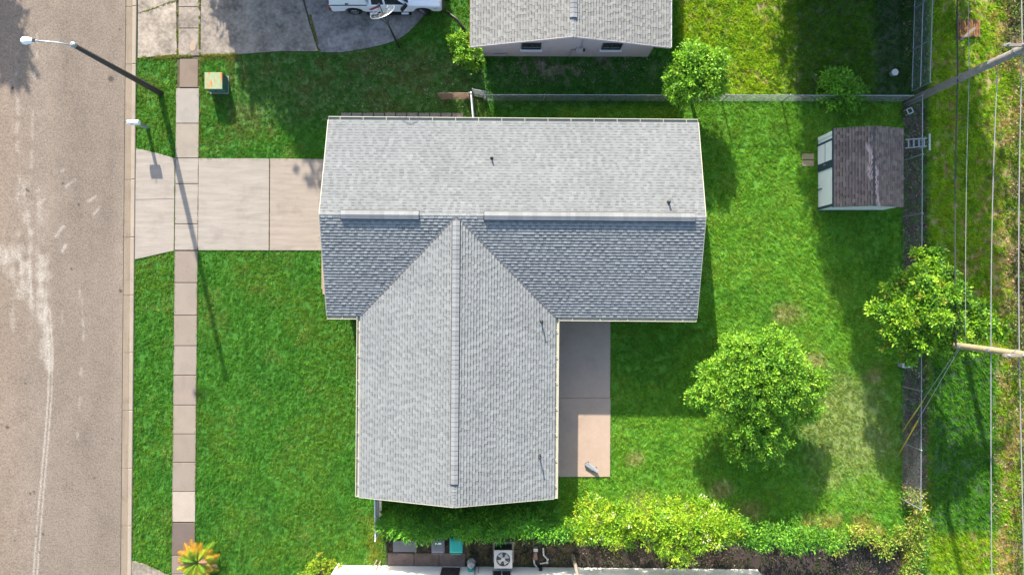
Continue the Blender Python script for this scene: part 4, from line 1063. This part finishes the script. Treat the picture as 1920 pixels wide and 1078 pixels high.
# ------------------------------------------------------------------ service yard by the south wall
pad = empty('concrete_pad'); tag(pad, kind='structure')
for x0, x1 in ((728, 776), (777, 823), (824, 872)): slab(pad, [(x0, 1036), (x1, 1036), (x1, 1062), (x0, 1062)], z=.05, col=tone(.85, 1.15), mat='brown_slab')
t = thing('board', 'dark weathered board lying under the hedge left of the bins', 'board', G(760, 1022))
MB().cbox(-.62, .60, -.30, .30, .06, .12, .01).build('sheet', MT['grey_plastic'], t)
for x in (-.4, .4): MB().box(x - .04, x + .04, -.26, .26, 0, .06).build('batten', MT['wood'], t)
def bin_(px, py, mat, label, sticker):
    q = G(px, py, 1.1); t = thing('wheelie_bin', label, 'bin', (q[0], q[1], 0), 0, 'bins under the hedge')
    m = MB(); w0, w1, d0, d1 = .24, .31, .28, .37
    m.add([(-w0,-d0,.05),(w0,-d0,.05),(w0,d0,.05),(-w0,d0,.05),(-w1,-d1,1.0),(w1,-d1,1.0),(w1,d1,1.0),(-w1,d1,1.0)], [(0,3,2,1),(0,1,5,4),(1,2,6,5),(2,3,7,6),(3,0,4,7),(4,5,6,7)])
    m.build('body', MT[mat], t)
    m = MB(); m.add([(-.33,-.36,1.01),(.33,-.36,1.01),(.34,.40,1.01),(-.34,.40,1.01),(-.32,-.35,1.05),(.32,-.35,1.05),(.33,.38,1.05),(-.33,.38,1.05),(-.22,-.25,1.09),(.22,-.25,1.09),(.24,.28,1.09),(-.24,.28,1.09)],
        [(0,3,2,1),(0,1,5,4),(1,2,6,5),(2,3,7,6),(3,0,4,7),(4,5,9,8),(5,6,10,9),(6,7,11,10),(7,4,8,11),(8,9,10,11)])
    ld = m.build('lid', MT[mat], t)
    MB().tube([(-.26, -.42, 1.0), (.26, -.42, 1.0)], .02, 8).build('handle', MT[mat], t)
    if sticker: MB().box(-.14, .17, .10, .18, 1.091, 1.094).build('sticker', MT['white'], ld)
    for sg in (-1, 1): MB().lathe([(.09, -.03), (.1, 0), (.09, .03)], 12, (0, 0, 0), axis='y').build('wheel', MT['black'], t, loc=None).__setattr__('matrix_local', Matrix.Translation((sg * .27, -.30, .10)) @ Matrix.Rotation(math.pi / 2, 4, 'Z'))
bin_(821, 1024, 'grey_plastic', 'dark grey bin with white sticker on its lid', True)
bin_(855, 1024, 'teal', 'teal green bin right of the grey bin', False)
q = G(943.5, 1048, 1.0); t = thing('air_conditioner', 'beige outdoor air conditioner unit with round fan grille by the white wall', 'air conditioner', (q[0], q[1], 0))
MB().box(-.55, .55, -.55, .55, -.02, .07).build('base_pad', MT['concrete'], t)
MB().cbox(-.43, .43, -.43, .43, .07, .94, .01).build('body', MT['dark_metal'], t)
for k in range(8): MB().box(-.44, .44, -.44, .44, .14 + k * .10, .155 + k * .10).build('louvre', MT['dark_metal'], t)
# lid: square with round hole
m = MB(); n = 40; ro = .36
outer = []
for k in range(n):
    a = 2 * math.pi * k / n; c_, s_ = math.cos(a), math.sin(a); f = .46 / max(abs(c_), abs(s_)); outer.append((c_ * f, s_ * f))
for z in (.945, 1.0):
    for x, y in outer: m.v.append((x, y, z))
    for k in range(n): m.v.append((ro * math.cos(2 * math.pi * k / n), ro * math.sin(2 * math.pi * k / n), z))
for k in range(n):
    j = (k + 1) % n
    m.f += [(2*n + k, 2*n + j, 3*n + j, 3*n + k), (k, j, 2*n + j, 2*n + k), (n + j, n + k, 3*n + k, 3*n + j)]
top = m.build('top_panel', MT['ac'], t)
MB().lathe([(.355, 0), (.355, .012)], 40, (0, 0, .943)).build('fan_well', MT['black'], t)
for k in range(4):
    a0 = k * math.pi / 2 + .3; m = MB()
    pts = [(.07, a0), (.32, a0 - .12), (.33, a0 + .75), (.08, a0 + .8)]
    m.add([(r * math.cos(a), r * math.sin(a), .962 + (.012 if i in (0, 1) else 0)) for i, (r, a) in enumerate(pts)] + [(r * math.cos(a), r * math.sin(a), .958 + (.012 if i in (0, 1) else 0)) for i, (r, a) in enumerate(pts)], [(0,1,2,3),(7,6,5,4),(0,4,5,1),(1,5,6,2),(2,6,7,3),(3,7,4,0)])
    m.build('fan_blade', MT['galv'], t)
MB().lathe([(.10, 0), (.10, .03), (.07, .04)], 16, (0, 0, .975)).build('hub', MT['ac'], t)
for k, r in enumerate((.14, .21, .28, .345)): MB().tube([(r * math.cos(a), r * math.sin(a), 1.004) for a in np.linspace(0, 2 * math.pi, 33)], .004, 4, False).build('guard_ring', MT['ac'], top)
q = G(1003, 1040); t = thing('pump', 'small garden pump with white pipes on the soil right of the air conditioner', 'pump', (q[0], q[1], 0))
MB().tube([(.0, .3, .18), (.02, -.15, .18)], [.10, .12], 12).build('motor', MT['rusty'], t, True); MB().box(-.08, .14, .30, .46, .02, .34).build('head', MT['dirty_white'], t)
MB().tube([(-.08, -.1, .12), (-.03, -.42, .12), (.12, -.62, .10)], .045, 8).build('pipe', MT['pvc'], t)
MB().bar((.28, -.55, .0), (.28, -.55, .5), .16).build('tank', MT['black'], t)
q = G(1020, 1035); t = thing('water_pipe', 'bent white plastic pipe lying beside the pump', 'pipe', (q[0], q[1], 0))
MB().tube([(-.05, .28, .1), (-.02, -.1, .1), (.18, -.32, .1), (.16, -.48, .1), (-.22, -.55, .1)], .045, 8).build('pipe', MT['pvc'], t)
for p in ((.18, -.32, .1), (.16, -.48, .1)): MB().lathe([(.06, -.06), (.06, .06)], 8, p).build('elbow', MT['pvc'], t)
q = G(884, 1052); t = thing('hose_cover', 'crumpled beige cover propped against the white wall', 'cover', (q[0], q[1], 0), R(20))
MB().lathe([(.20, 0), (.24, .15), (.17, .42), (.19, .55), (.08, .68)], 7).build('cloth', MT['ac'], t)
MB().tube([(.0, 0, .6), (.02, .0, .85)], .05, 6).build('neck', MT['ac'], t)
t = thing('wooden_post', 'pale weathered wooden post rising at the bottom right of the pump', 'post', G(1074, 1040))
MB().tube([(0, 0, -.05), (.02, 0, 1.6), (.0, 0, 3.2)], [.10, .085, .075], 9).build('post', MT['wood'], t)
MB().box(-.10, .10, -.06, .06, 3.2, 3.26).build('cap', MT['wood'], t)
for k, (px, py, rz) in enumerate(((707, 1050, .1), (714, 1052, -.3))):
    q = G(px, py); tag(MB().tube([(q[0], q[1], -.03), (q[0] - .05, q[1] - .05, .8), (q[0] - .02, q[1] - .1, 1.5)], [.04, .035, .025], 7).build('stake', MT['wood']), ('left' if k == 0 else 'right') + ' of two wooden stakes at the corner of the white wall', 'stake', 'stakes by the white wall')

# ------------------------------------------------------------------ foliage
def unit(v): return v / np.maximum(np.linalg.norm(v, axis=-1, keepdims=True), 1e-6)
def leaf_mesh(name, C, D, U, L, W, col, parent, mat='leaf'):
    D = unit(D); S = unit(np.cross(D, U)); U = np.cross(S, D); n = len(C)
    L = np.broadcast_to(L, (n,))[:, None]; W = np.broadcast_to(W, (n,))[:, None]
    V = np.stack([C - D * L * .5, C + S * W * .5 + U * W * .12 - D * L * .05, C + D * L * .5 - U * L * .12, C - S * W * .5 + U * W * .12 - D * L * .05], 1)
    F = np.arange(n * 4, dtype=np.int32).reshape(-1, 4)
    o = np_mesh(name, V.reshape(-1, 3), F, MT[mat], parent, tint=np.repeat(col.clip(.004, .8), 4, 0)); tag(o, kind='stuff'); return o

def clump_leaves(cent, outd, per, spread, L, W, tones, jitter=.15, up=.55, tipc=None, tipf=0.0):
    """leaves in tufts round each clump centre"""
    n = len(cent); N = n * per; idx = np.repeat(np.arange(n), per)
    off = RNG.normal(0, 1, (N, 3)) * spread * np.array((1, 1, .7))
    C = cent[idx] + off
    D = unit(off / spread + outd[idx] * .9 + RNG.normal(0, .45, (N, 3)) + np.array((0, 0, .1)))
    U = unit(RNG.normal(0, .5, (N, 3)) + np.array((0, 0, up)) + outd[idx] * .3)
    tn = np.array(tones)[RNG.integers(0, len(tones), n)] * RNG.normal(1, .12, (n, 1)).clip(.6, 1.4)
    col = tn[idx] * RNG.normal(1, jitter, (N, 1)).clip(.5, 1.6)
    if tipc is not None:
        f = (RNG.random(n) < tipf)[idx] & (RNG.random(N) < .6); col[f] = np.array(tipc) * RNG.normal(1, .15, (f.sum(), 1))
    return C, D, U, L * RNG.uniform(.65, 1.3, N), W * RNG.uniform(.7, 1.25, N), col

def tree(name, label, base, lobes, n, per, spread, L, W, tones, trunk=(.12, 1.2), cat='tree', shell=.55, group=None, tipc=None, tipf=0.0, limbs=14, lower=-.55, up=.55):
    """lobes: list of (x, y, z, rx, ry, rz) world; n clumps in all"""
    t = thing(name, label, cat, (base[0], base[1], 0), 0, group)
    b = np.array((base[0], base[1], 0.0))
    vol = np.array([l[3] * l[4] * l[5] for l in lobes]) ** .67; cnt = np.maximum(1, (n * vol / vol.sum()).astype(int))
    cs, ds = [], []
    for l, k in zip(lobes, cnt):
        d = unit(RNG.normal(0, 1, (k * 3, 3))); d = d[d[:, 2] > lower][:k]
        r = (shell + (1 - shell) * RNG.random((len(d), 1)) ** .6) * (1 + .16 * RNG.normal(0, 1, (len(d), 1)))
        cs.append(np.array(l[:3]) + d * r * np.array(l[3:6])); ds.append(d)
    cent = np.concatenate(cs); cent[:, 2] = np.maximum(cent[:, 2], .12); outd = np.concatenate(ds)
    C, D, U, LL, WW, col = clump_leaves(cent - b, outd, per, spread, L, W, tones, tipc=tipc, tipf=tipf, up=up)
    C[:, 2] = np.maximum(C[:, 2], .04)
    leaf_mesh('crown', C, D, U, LL, WW, col, t)
    # trunk and limbs
    ctr = np.mean([l[:3] for l in lobes], 0) - b; th = trunk[1]
    m = MB(); top = Vector((ctr[0] * .25, ctr[1] * .25, th))
    m.tube([(0, 0, -.08), (ctr[0] * .1, ctr[1] * .1, th * .5), top], [trunk[0] * 1.25, trunk[0], trunk[0] * .85], 10); m.build('trunk', MT['bark'], t, True)
    pick = RNG.choice(len(cent), min(limbs, len(cent)), replace=False)
    for p in pick:
        e = Vector(cent[p] - b); mid = top.lerp(e, .5) + Vector((random.uniform(-.12, .12), random.uniform(-.12, .12), abs(e.z - top.z) * .12))
        r0 = trunk[0] * random.uniform(.35, .6)
        MB().tube([top - Vector((0, 0, .08)), mid, e], [r0, r0 * .6, r0 * .2], 6).build('limb', MT['bark'], t, True)
    return t
def LB(px, py, z, r, rz=None, ry=None):
    x, y, _ = G(px, py, z); return (x, y, z, r, ry or r, rz or r * .75)

BRIGHT = [(.21, .41, .022), (.17, .36, .024), (.25, .45, .028), (.12, .29, .02), (.28, .46, .035)]
MIDG = [(.13, .28, .018), (.09, .22, .02), (.17, .32, .02), (.20, .34, .02)]
DARKG = [(.05, .14, .022), (.07, .18, .025), (.04, .11, .018), (.09, .21, .025)]
# the round tree on the back lawn
tree('broadleaf_tree', 'round bright green broadleaf tree standing alone on the back lawn', G(1392, 725), 
     [LB(1425, 700, 2.7, 1.9, 1.1), LB(1350, 730, 2.3, 1.2, .8), LB(1480, 720, 2.4, 1.35, .9), LB(1420, 780, 2.1, 1.5, .9), LB(1390, 670, 2.5, 1.2, .8), LB(1455, 660, 2.5, 1.1, .8), LB(1440, 830, 1.7, 1.0, .7), LB(1310, 745, 2.0, .6, .45), LB(1330, 700, 2.1, .6, .45), LB(1385, 840, 1.4, .7, .6), LB(1525, 715, 2.1, .7, .5), LB(1505, 765, 1.9, .8, .6)],
     2700, 19, .095, .125, .07, BRIGHT + [(.09, .24, .02), (.20, .42, .03)], (.13, 1.1), limbs=30, shell=.42)
# orange-tipped tree at the fence
ends = [(1632, 582, 3.1), (1655, 545, 3.2), (1690, 515, 3.2), (1722, 470, 2.8), (1762, 462, 2.8), (1785, 505, 3.8), (1805, 535, 4.2), (1850, 575, 3.6), (1868, 605, 3.4), (1885, 628, 3.2), (1838, 655, 3.6), (1795, 672, 3.6), (1695, 690, 2.8), (1658, 660, 2.8), (1725, 655, 3.6), (1662, 622, 3.2), (1735, 520, 4.0), (1770, 600, 4.5)]
lob = [LB(1735, 595, 3.6, .7, .5)]
for ex, ey, ez in ends:
    for f_, r_ in ((.40, .46), (.66, .46), (.90, .36)):
        lob.append(LB(1738 + (ex - 1738) * f_ + random.uniform(-5, 5), 590 + (ey - 590) * f_ + random.uniform(-5, 5), 4.3 + (ez - 4.3) * f_ + random.uniform(-.25, .15), r_, r_ * .6))
tree('broadleaf_tree', 'spreading tree with orange leaf tips growing over the east fence', G(1688, 592), lob,
     1700, 20, .10, .165, .085, [(.26, .46, .024), (.18, .38, .022), (.31, .50, .03), (.13, .30, .02), (.08, .2, .02)], (.14, 1.4), tipc=(.62, .46, .08), tipf=.03, limbs=34, shell=.3)
tree('broadleaf_tree', 'dense rounded tree straddling the chain link fence by the neighbour house', G(1290, 165),
     [LB(1305, 140, 2.0, 1.3, .9), LB(1280, 160, 1.8, .9, .7), LB(1330, 125, 2.2, .9, .7), LB(1300, 110, 2.1, .8, .6), LB(1330, 160, 1.7, .8, .6)],
     380, 24, .12, .17, .09, BRIGHT[:4], (.10, .8), limbs=12)
tree('shrub', 'bright yellow-green shrub at the corner of the neighbour house', G(876, 98), [LB(868, 92, .8, .75, .6), LB(880, 108, .5, .7, .45), LB(862, 80, .9, .5, .45)], 120, 22, .085, .13, .085, BRIGHT, (.05, .4), 'shrub', limbs=6)
tree('shrub', 'small leafy shrub growing through the chain link fence near the utility pole', G(1566, 182), [LB(1572, 165, .9, .85, .7), LB(1560, 155, 1.1, .5, .5), LB(1595, 178, .7, .7, .5)], 170, 18, .13, .17, .08, [(.13, .32, .02), (.17, .38, .022), (.10, .26, .02)], (.05, .4), 'shrub', limbs=7)
tree('shrub', 'low yellow-green shrub beside the white wall at the bottom edge', G(606, 1066), [LB(600, 1068, .5, .7, .45), LB(622, 1066, .4, .45, .35), LB(590, 1080, .4, .6, .4)], 110, 22, .07, .10, .06, [(.28, .40, .02), (.22, .36, .02), (.33, .36, .03)], (.05, .3), 'shrub', limbs=5)
# hedge along the south boundary, three masses
def hedge(name, label, pts, n, per, spread, L, W, tones, cat='hedge', up=.4, stem=True, tipc=None, tipf=0.0):
    """pts: (px, py, z, r, rz) lobes along a line"""
    lobes = [LB(p[0], p[1], p[2], p[3], p[4]) for p in pts]
    q = pts[len(pts) // 2]
    return tree(name, label, G(q[0], q[1]), lobes, n, per, spread, L, W, tones, (.05, .5), cat, limbs=0, lower=-.5, shell=.35, up=up, tipc=tipc, tipf=tipf)
hedge('vine_hedge', 'dark green vine hedge on the fence below the south gable', [(x, 993 + 5 * math.sin(x * .05), 1.5 + .3 * random.random(), .5, .5) for x in range(722, 1066, 20)] + [(x, 980, .8, .5, .5) for x in range(722, 1066, 24)] + [(x, 965 + random.uniform(-8, 8), .3, .45, .25) for x in range(735, 1050, 40)], 760, 18, .13, .19, .055, [(.09, .30, .024), (.13, .36, .024), (.07, .24, .026), (.17, .40, .024)])
hedge('flowering_hedge', 'big bright yellow-green flowering hedge at the bottom centre', [(x, 988 + random.uniform(-10, 14), 1.5 + .4 * random.random(), .75, .7) for x in range(1085, 1375, 22)] + [(x, 955 + random.uniform(-8, 8), .7, .65, .5) for x in range(1100, 1350, 26)] + [(1255, 1025, 1.8, .75, .5), (1280, 1048, 1.8, .5, .4), (1230, 1012, 1.7, .7, .5), (1310, 1018, 1.7, .6, .5), (1170, 1012, 1.4, .5, .5), (1345, 1000, 1.3, .6, .5)], 1500, 18, .10, .125, .06, [(.26, .45, .018), (.20, .39, .02), (.32, .48, .022), (.13, .29, .02), (.38, .47, .03)], tipc=(.62, .60, .42), tipf=.03)
hedge('vine_hedge', 'shaded leafy hedge between the flowering hedge and the weeds', [(x, 1006 + random.uniform(-6, 8), 1.45, .55, .7) for x in range(1385, 1580, 22)] + [(x, 985, .35, .5, .3) for x in range(1400, 1560, 40)], 300, 18, .12, .15, .07, [(.10, .28, .024), (.14, .34, .024), (.07, .2, .02), (.19, .40, .024)])
hedge('weed_bank', 'yellowish bank of tall weeds at the south end of the east fence', [(x, 1012 + random.uniform(-12, 16), .35, .5, .3) for x in range(1570, 1720, 22)] + [(1715 + random.uniform(-12, 10), y, .4, .45, .35) for y in range(925, 1090, 22)], 320, 16, .13, .13, .06, [(.30, .38, .04), (.22, .36, .03), (.40, .34, .08), (.15, .30, .03)], 'weeds')
hedge('weed_bank', 'dark tangled undergrowth at the right edge beyond the wires', [(1905 + random.uniform(-12, 25), y, .3, .55, .3) for y in range(-20, 1100, 42)], 300, 14, .14, .14, .07, [(.08, .16, .03), (.14, .14, .05), (.17, .24, .03), (.10, .08, .05)], 'weeds')

# ------------------------------------------------------------------ leaf litter and weeds in the paving joints
def litter(name, label, regions, tones, L=.10):
    C = []
    for x0, x1, y0, y1, n in regions:
        C.append(np.stack([RNG.uniform(x0, x1, n), RNG.uniform(y0, y1, n)], 1))
    C = np.concatenate(C); C = C[~excluded(C[:, 0], C[:, 1])]; n = len(C)
    keep = RNG.random(n) < sstep(.35, .6, fbm(C[:, 0] / PPM, C[:, 1] / PPM, 1.2, 3, 40)) * .9 + .1; C = C[keep]; n = len(C)
    P = np.stack([(C[:, 0] - 960) / PPM, (539 - C[:, 1]) / PPM, RNG.uniform(.01, .07, n)], 1)
    D = RNG.normal(0, 1, (n, 3)) * np.array((1, 1, .25)); U = RNG.normal(0, .35, (n, 3)) + np.array((0, 0, 1.0))
    col = np.array(tones)[RNG.integers(0, len(tones), n)] * RNG.normal(1, .25, (n, 1)).clip(.4, 1.8)
    o = leaf_mesh(name, P, D, U, L * RNG.uniform(.5, 1.5, n), L * .5 * RNG.uniform(.5, 1.3, n), col, None); tag(o, label, 'leaf litter'); return o
litter('leaf_litter', 'dry brown leaves and twigs on the bare strip along the east fence', [(1692, 1740, -40, 800, 5200), (1692, 1738, 800, 950, 2200)], [(.17, .11, .06), (.24, .16, .09), (.08, .055, .035), (.34, .25, .17), (.09, .18, .04)])
litter('leaf_litter', 'dead leaves scattered over the dark soil south of the hedge', [(1080, 1700, 1012, 1120, 9000), (725, 1080, 1008, 1120, 3200)], [(.08, .055, .042), (.13, .09, .07), (.05, .036, .03), (.20, .16, .12), (.05, .10, .03)])  # leaf tones dimmed along with the soil for the hedge's shade
litter('leaf_litter', 'reddish brown plant debris along the right edge', [(1870, 1975, -40, 640, 5200), (1860, 1975, 640, 1120, 3200), (1785, 1830, -20, 40, 260)], [(.34, .19, .11), (.46, .30, .17), (.20, .12, .08), (.14, .24, .04), (.50, .36, .2)], .12)
litter('fallen_leaves', 'a few pale fallen leaves on the tired turf north of the house', [(560, 900, 90, 205, 900), (930, 1230, 108, 160, 700)], [(.40, .33, .22), (.30, .24, .14), (.46, .42, .3)], .07)
def joint_weeds(name, label, lines, tones, L=.07):
    P = []
    for x0, y0, x1, y1, n, w_ in lines:
        t_ = RNG.random(n); gate = vnoise(t_ * 14, t_ * 0 + x0 * .13, 1.0, 50) > .33; t_ = t_[gate]; n = len(t_)
        P.append(np.stack([(x0 + (x1 - x0) * t_ + RNG.normal(0, w_, n) - 960) / PPM, (539 - y0 - (y1 - y0) * t_ - RNG.normal(0, w_, n)) / PPM, np.full(n, .055)], 1))
    P = np.concatenate(P); n = len(P)
    D = RNG.normal(0, 1, (n, 3)) * np.array((1, 1, .4)) + np.array((0, 0, .35)); U = RNG.normal(0, .5, (n, 3)) + np.array((0, 0, 1.0))
    col = np.array(tones)[RNG.integers(0, len(tones), n)] * RNG.normal(1, .2, (n, 1)).clip(.5, 1.6)
    o = leaf_mesh(name, P, D, U, L * RNG.uniform(.6, 1.5, n), L * .35, col, None, 'grass'); tag(o, label, 'weeds'); return o
WT = [(.28, .30, .04), (.18, .28, .03), (.36, .27, .08), (.14, .22, .03)]
joint_weeds('joint_weeds', "yellow-green weeds in the joints of the neighbour's driveway", [(332, -20, 333.5, 108, 900, .9), (374, -20, 375.5, 106, 1000, .9), (258, 109, 445, 103, 1500, 1.6), (568, -20, 600, 98, 1000, 1.1), (259, 27, 330, 3, 240, .7)], WT)
joint_weeds('joint_weeds', 'thin brown weeds in the joints of the front driveway and sidewalk', [(328.3, 298, 327, 470, 170, .4), (372.4, 298, 371, 470, 210, .4), (506, 298, 505, 470, 220, .4), (sx(SW_R, 480), 480, sx(SW_R, 1000), 1000, 900, .8), (sx(SW_L, 480), 480, sx(SW_L, 1000), 1000, 500, .6), (254, 490, 250, 1040, 500, .8), (255, 112, 254, 280, 260, .8), (600, 310, 604, 470, 180, 2.0)], [(.22, .20, .06), (.30, .22, .10), (.14, .16, .04)], .05)

# ------------------------------------------------------------------ sago palm by the sidewalk
q = G(378, 1046); t = thing('palm', 'small palm with orange and yellow fronds beside the sidewalk', 'palm', (q[0], q[1], 0))
MB().lathe([(.16, -.03), (.17, .2), (.12, .35), (.04, .42)], 10).build('trunk', MT['bark'], t)
for k in range(44):
    az = k * 2.399963 + random.uniform(-.15, .15); ring = k / 44
    Lf = random.uniform(.95, 1.25) * (1 - .25 * ring); el = R(12 + 55 * ring)
    d0 = Vector((math.cos(az), math.sin(az), 0)); p = Vector((0, 0, .38)); pts = []
    for s in range(9):
        f = s / 8; pts.append(p.copy()); e = el - f * 1.0; p = p + (d0 * math.cos(e) + Vector((0, 0, math.sin(e)))) * (Lf / 8)
        p.z = max(p.z, .06)
    side = Vector((-d0.y, d0.x, 0)); m = MB()
    north = math.sin(az) > -.2
    outer = np.array((.52, .27, .025)) if random.random() < (.65 if north else .25) else np.array((.46, .40, .03)) if random.random() < .7 else np.array((.22, .36, .025))
    inner = np.array((.14, .33, .02)); g_ = max(0.0, ring - .45) / .55; colr = inner * g_ + outer * (1 - g_); colr = colr * random.uniform(.8, 1.15)
    if random.random() < .12: colr = np.array((.34, .20, .11))
    for s in range(1, 9):
        for h in (0, .5):
            if s == 8 and h: continue
            b0 = pts[s].lerp(pts[min(s + 1, 8)], h); fr = (s + h) / 8; ll = .24 * math.sin(math.pi * (.12 + .80 * fr)) + .03
            for sg in (-1, 1):
                tip = b0 + side * (sg * ll) + d0 * (ll * .55) - Vector((0, 0, ll * .25)); wv = d0 * .032
                cc = tuple(colr * random.uniform(.8, 1.2)); m.add([b0 - wv, b0 + wv, tip], [(0, 1, 2)], cc)
    for s in range(8):
        a_, b_ = pts[s], pts[s + 1]; m.add([a_ - side * .012, a_ + side * .012, b_ + side * .008, b_ - side * .008], [(0, 1, 2, 3)], tuple(colr * .8))
    m.build('frond', MT['leaf'], t)

# ------------------------------------------------------------------ trees just outside the frame that shade the yards
def shade_tree(name, label, px, py, h, r, zlow, n, per=16, conic=False, tones=DARKG):
    x, y, _ = G(px, py); lobes = []
    nl = max(3, int((h - zlow) / (r * .9)))
    for k in range(nl):
        f = (k + .5) / nl; z = zlow + (h - zlow) * f
        rr = r * ((1.05 - f * .95) if conic else math.sin(math.pi * min(.95, .25 + .62 * f)) ** .6)
        a = random.uniform(0, 6.28); o = r * .18
        lobes.append((x + math.cos(a) * o, y + math.sin(a) * o, z, rr, rr, (h - zlow) / nl * .75))
    return tree(name, label, (x, y), lobes, n, per, .26, .42, .22, tones, (.2, zlow + .6), limbs=10, shell=.3, lower=-1)
for k, (px, py, h, r, lo, n) in enumerate(((415, -225, 5.0, 1.6, .7, 260), (490, -215, 6.6, 1.9, .7, 420), (585, -215, 6.9, 2.2, .8, 480), (665, -215, 6.8, 2.0, .8, 480), (722, -215, 6.8, 1.35, .8, 340))):
    shade_tree('yard_tree', ('first', 'second', 'third', 'fourth', 'fifth')[k] + ' tree from the left in the row beyond the top edge shading the lawn', px, py, h, r, lo, n)
for k, (px, py, h, r, lo, n) in enumerate(((1470, -130, 11.8, 1.7, .6, 480), (1535, -150, 10.8, 2.1, .6, 560), (1605, -140, 10.2, 2.1, .6, 560), (1682, -130, 8.6, 2.2, .6, 600))):
    shade_tree('tall_tree', ('first', 'second', 'third', 'fourth')[k] + ' tall narrow tree from the left beyond the top right edge', px, py, h, r, lo, n, conic=False)
shade_tree('yard_tree', 'tree across the road whose shade falls on the top left of the road', -84, -330, 6.2, 1.15, 3.4, 90)
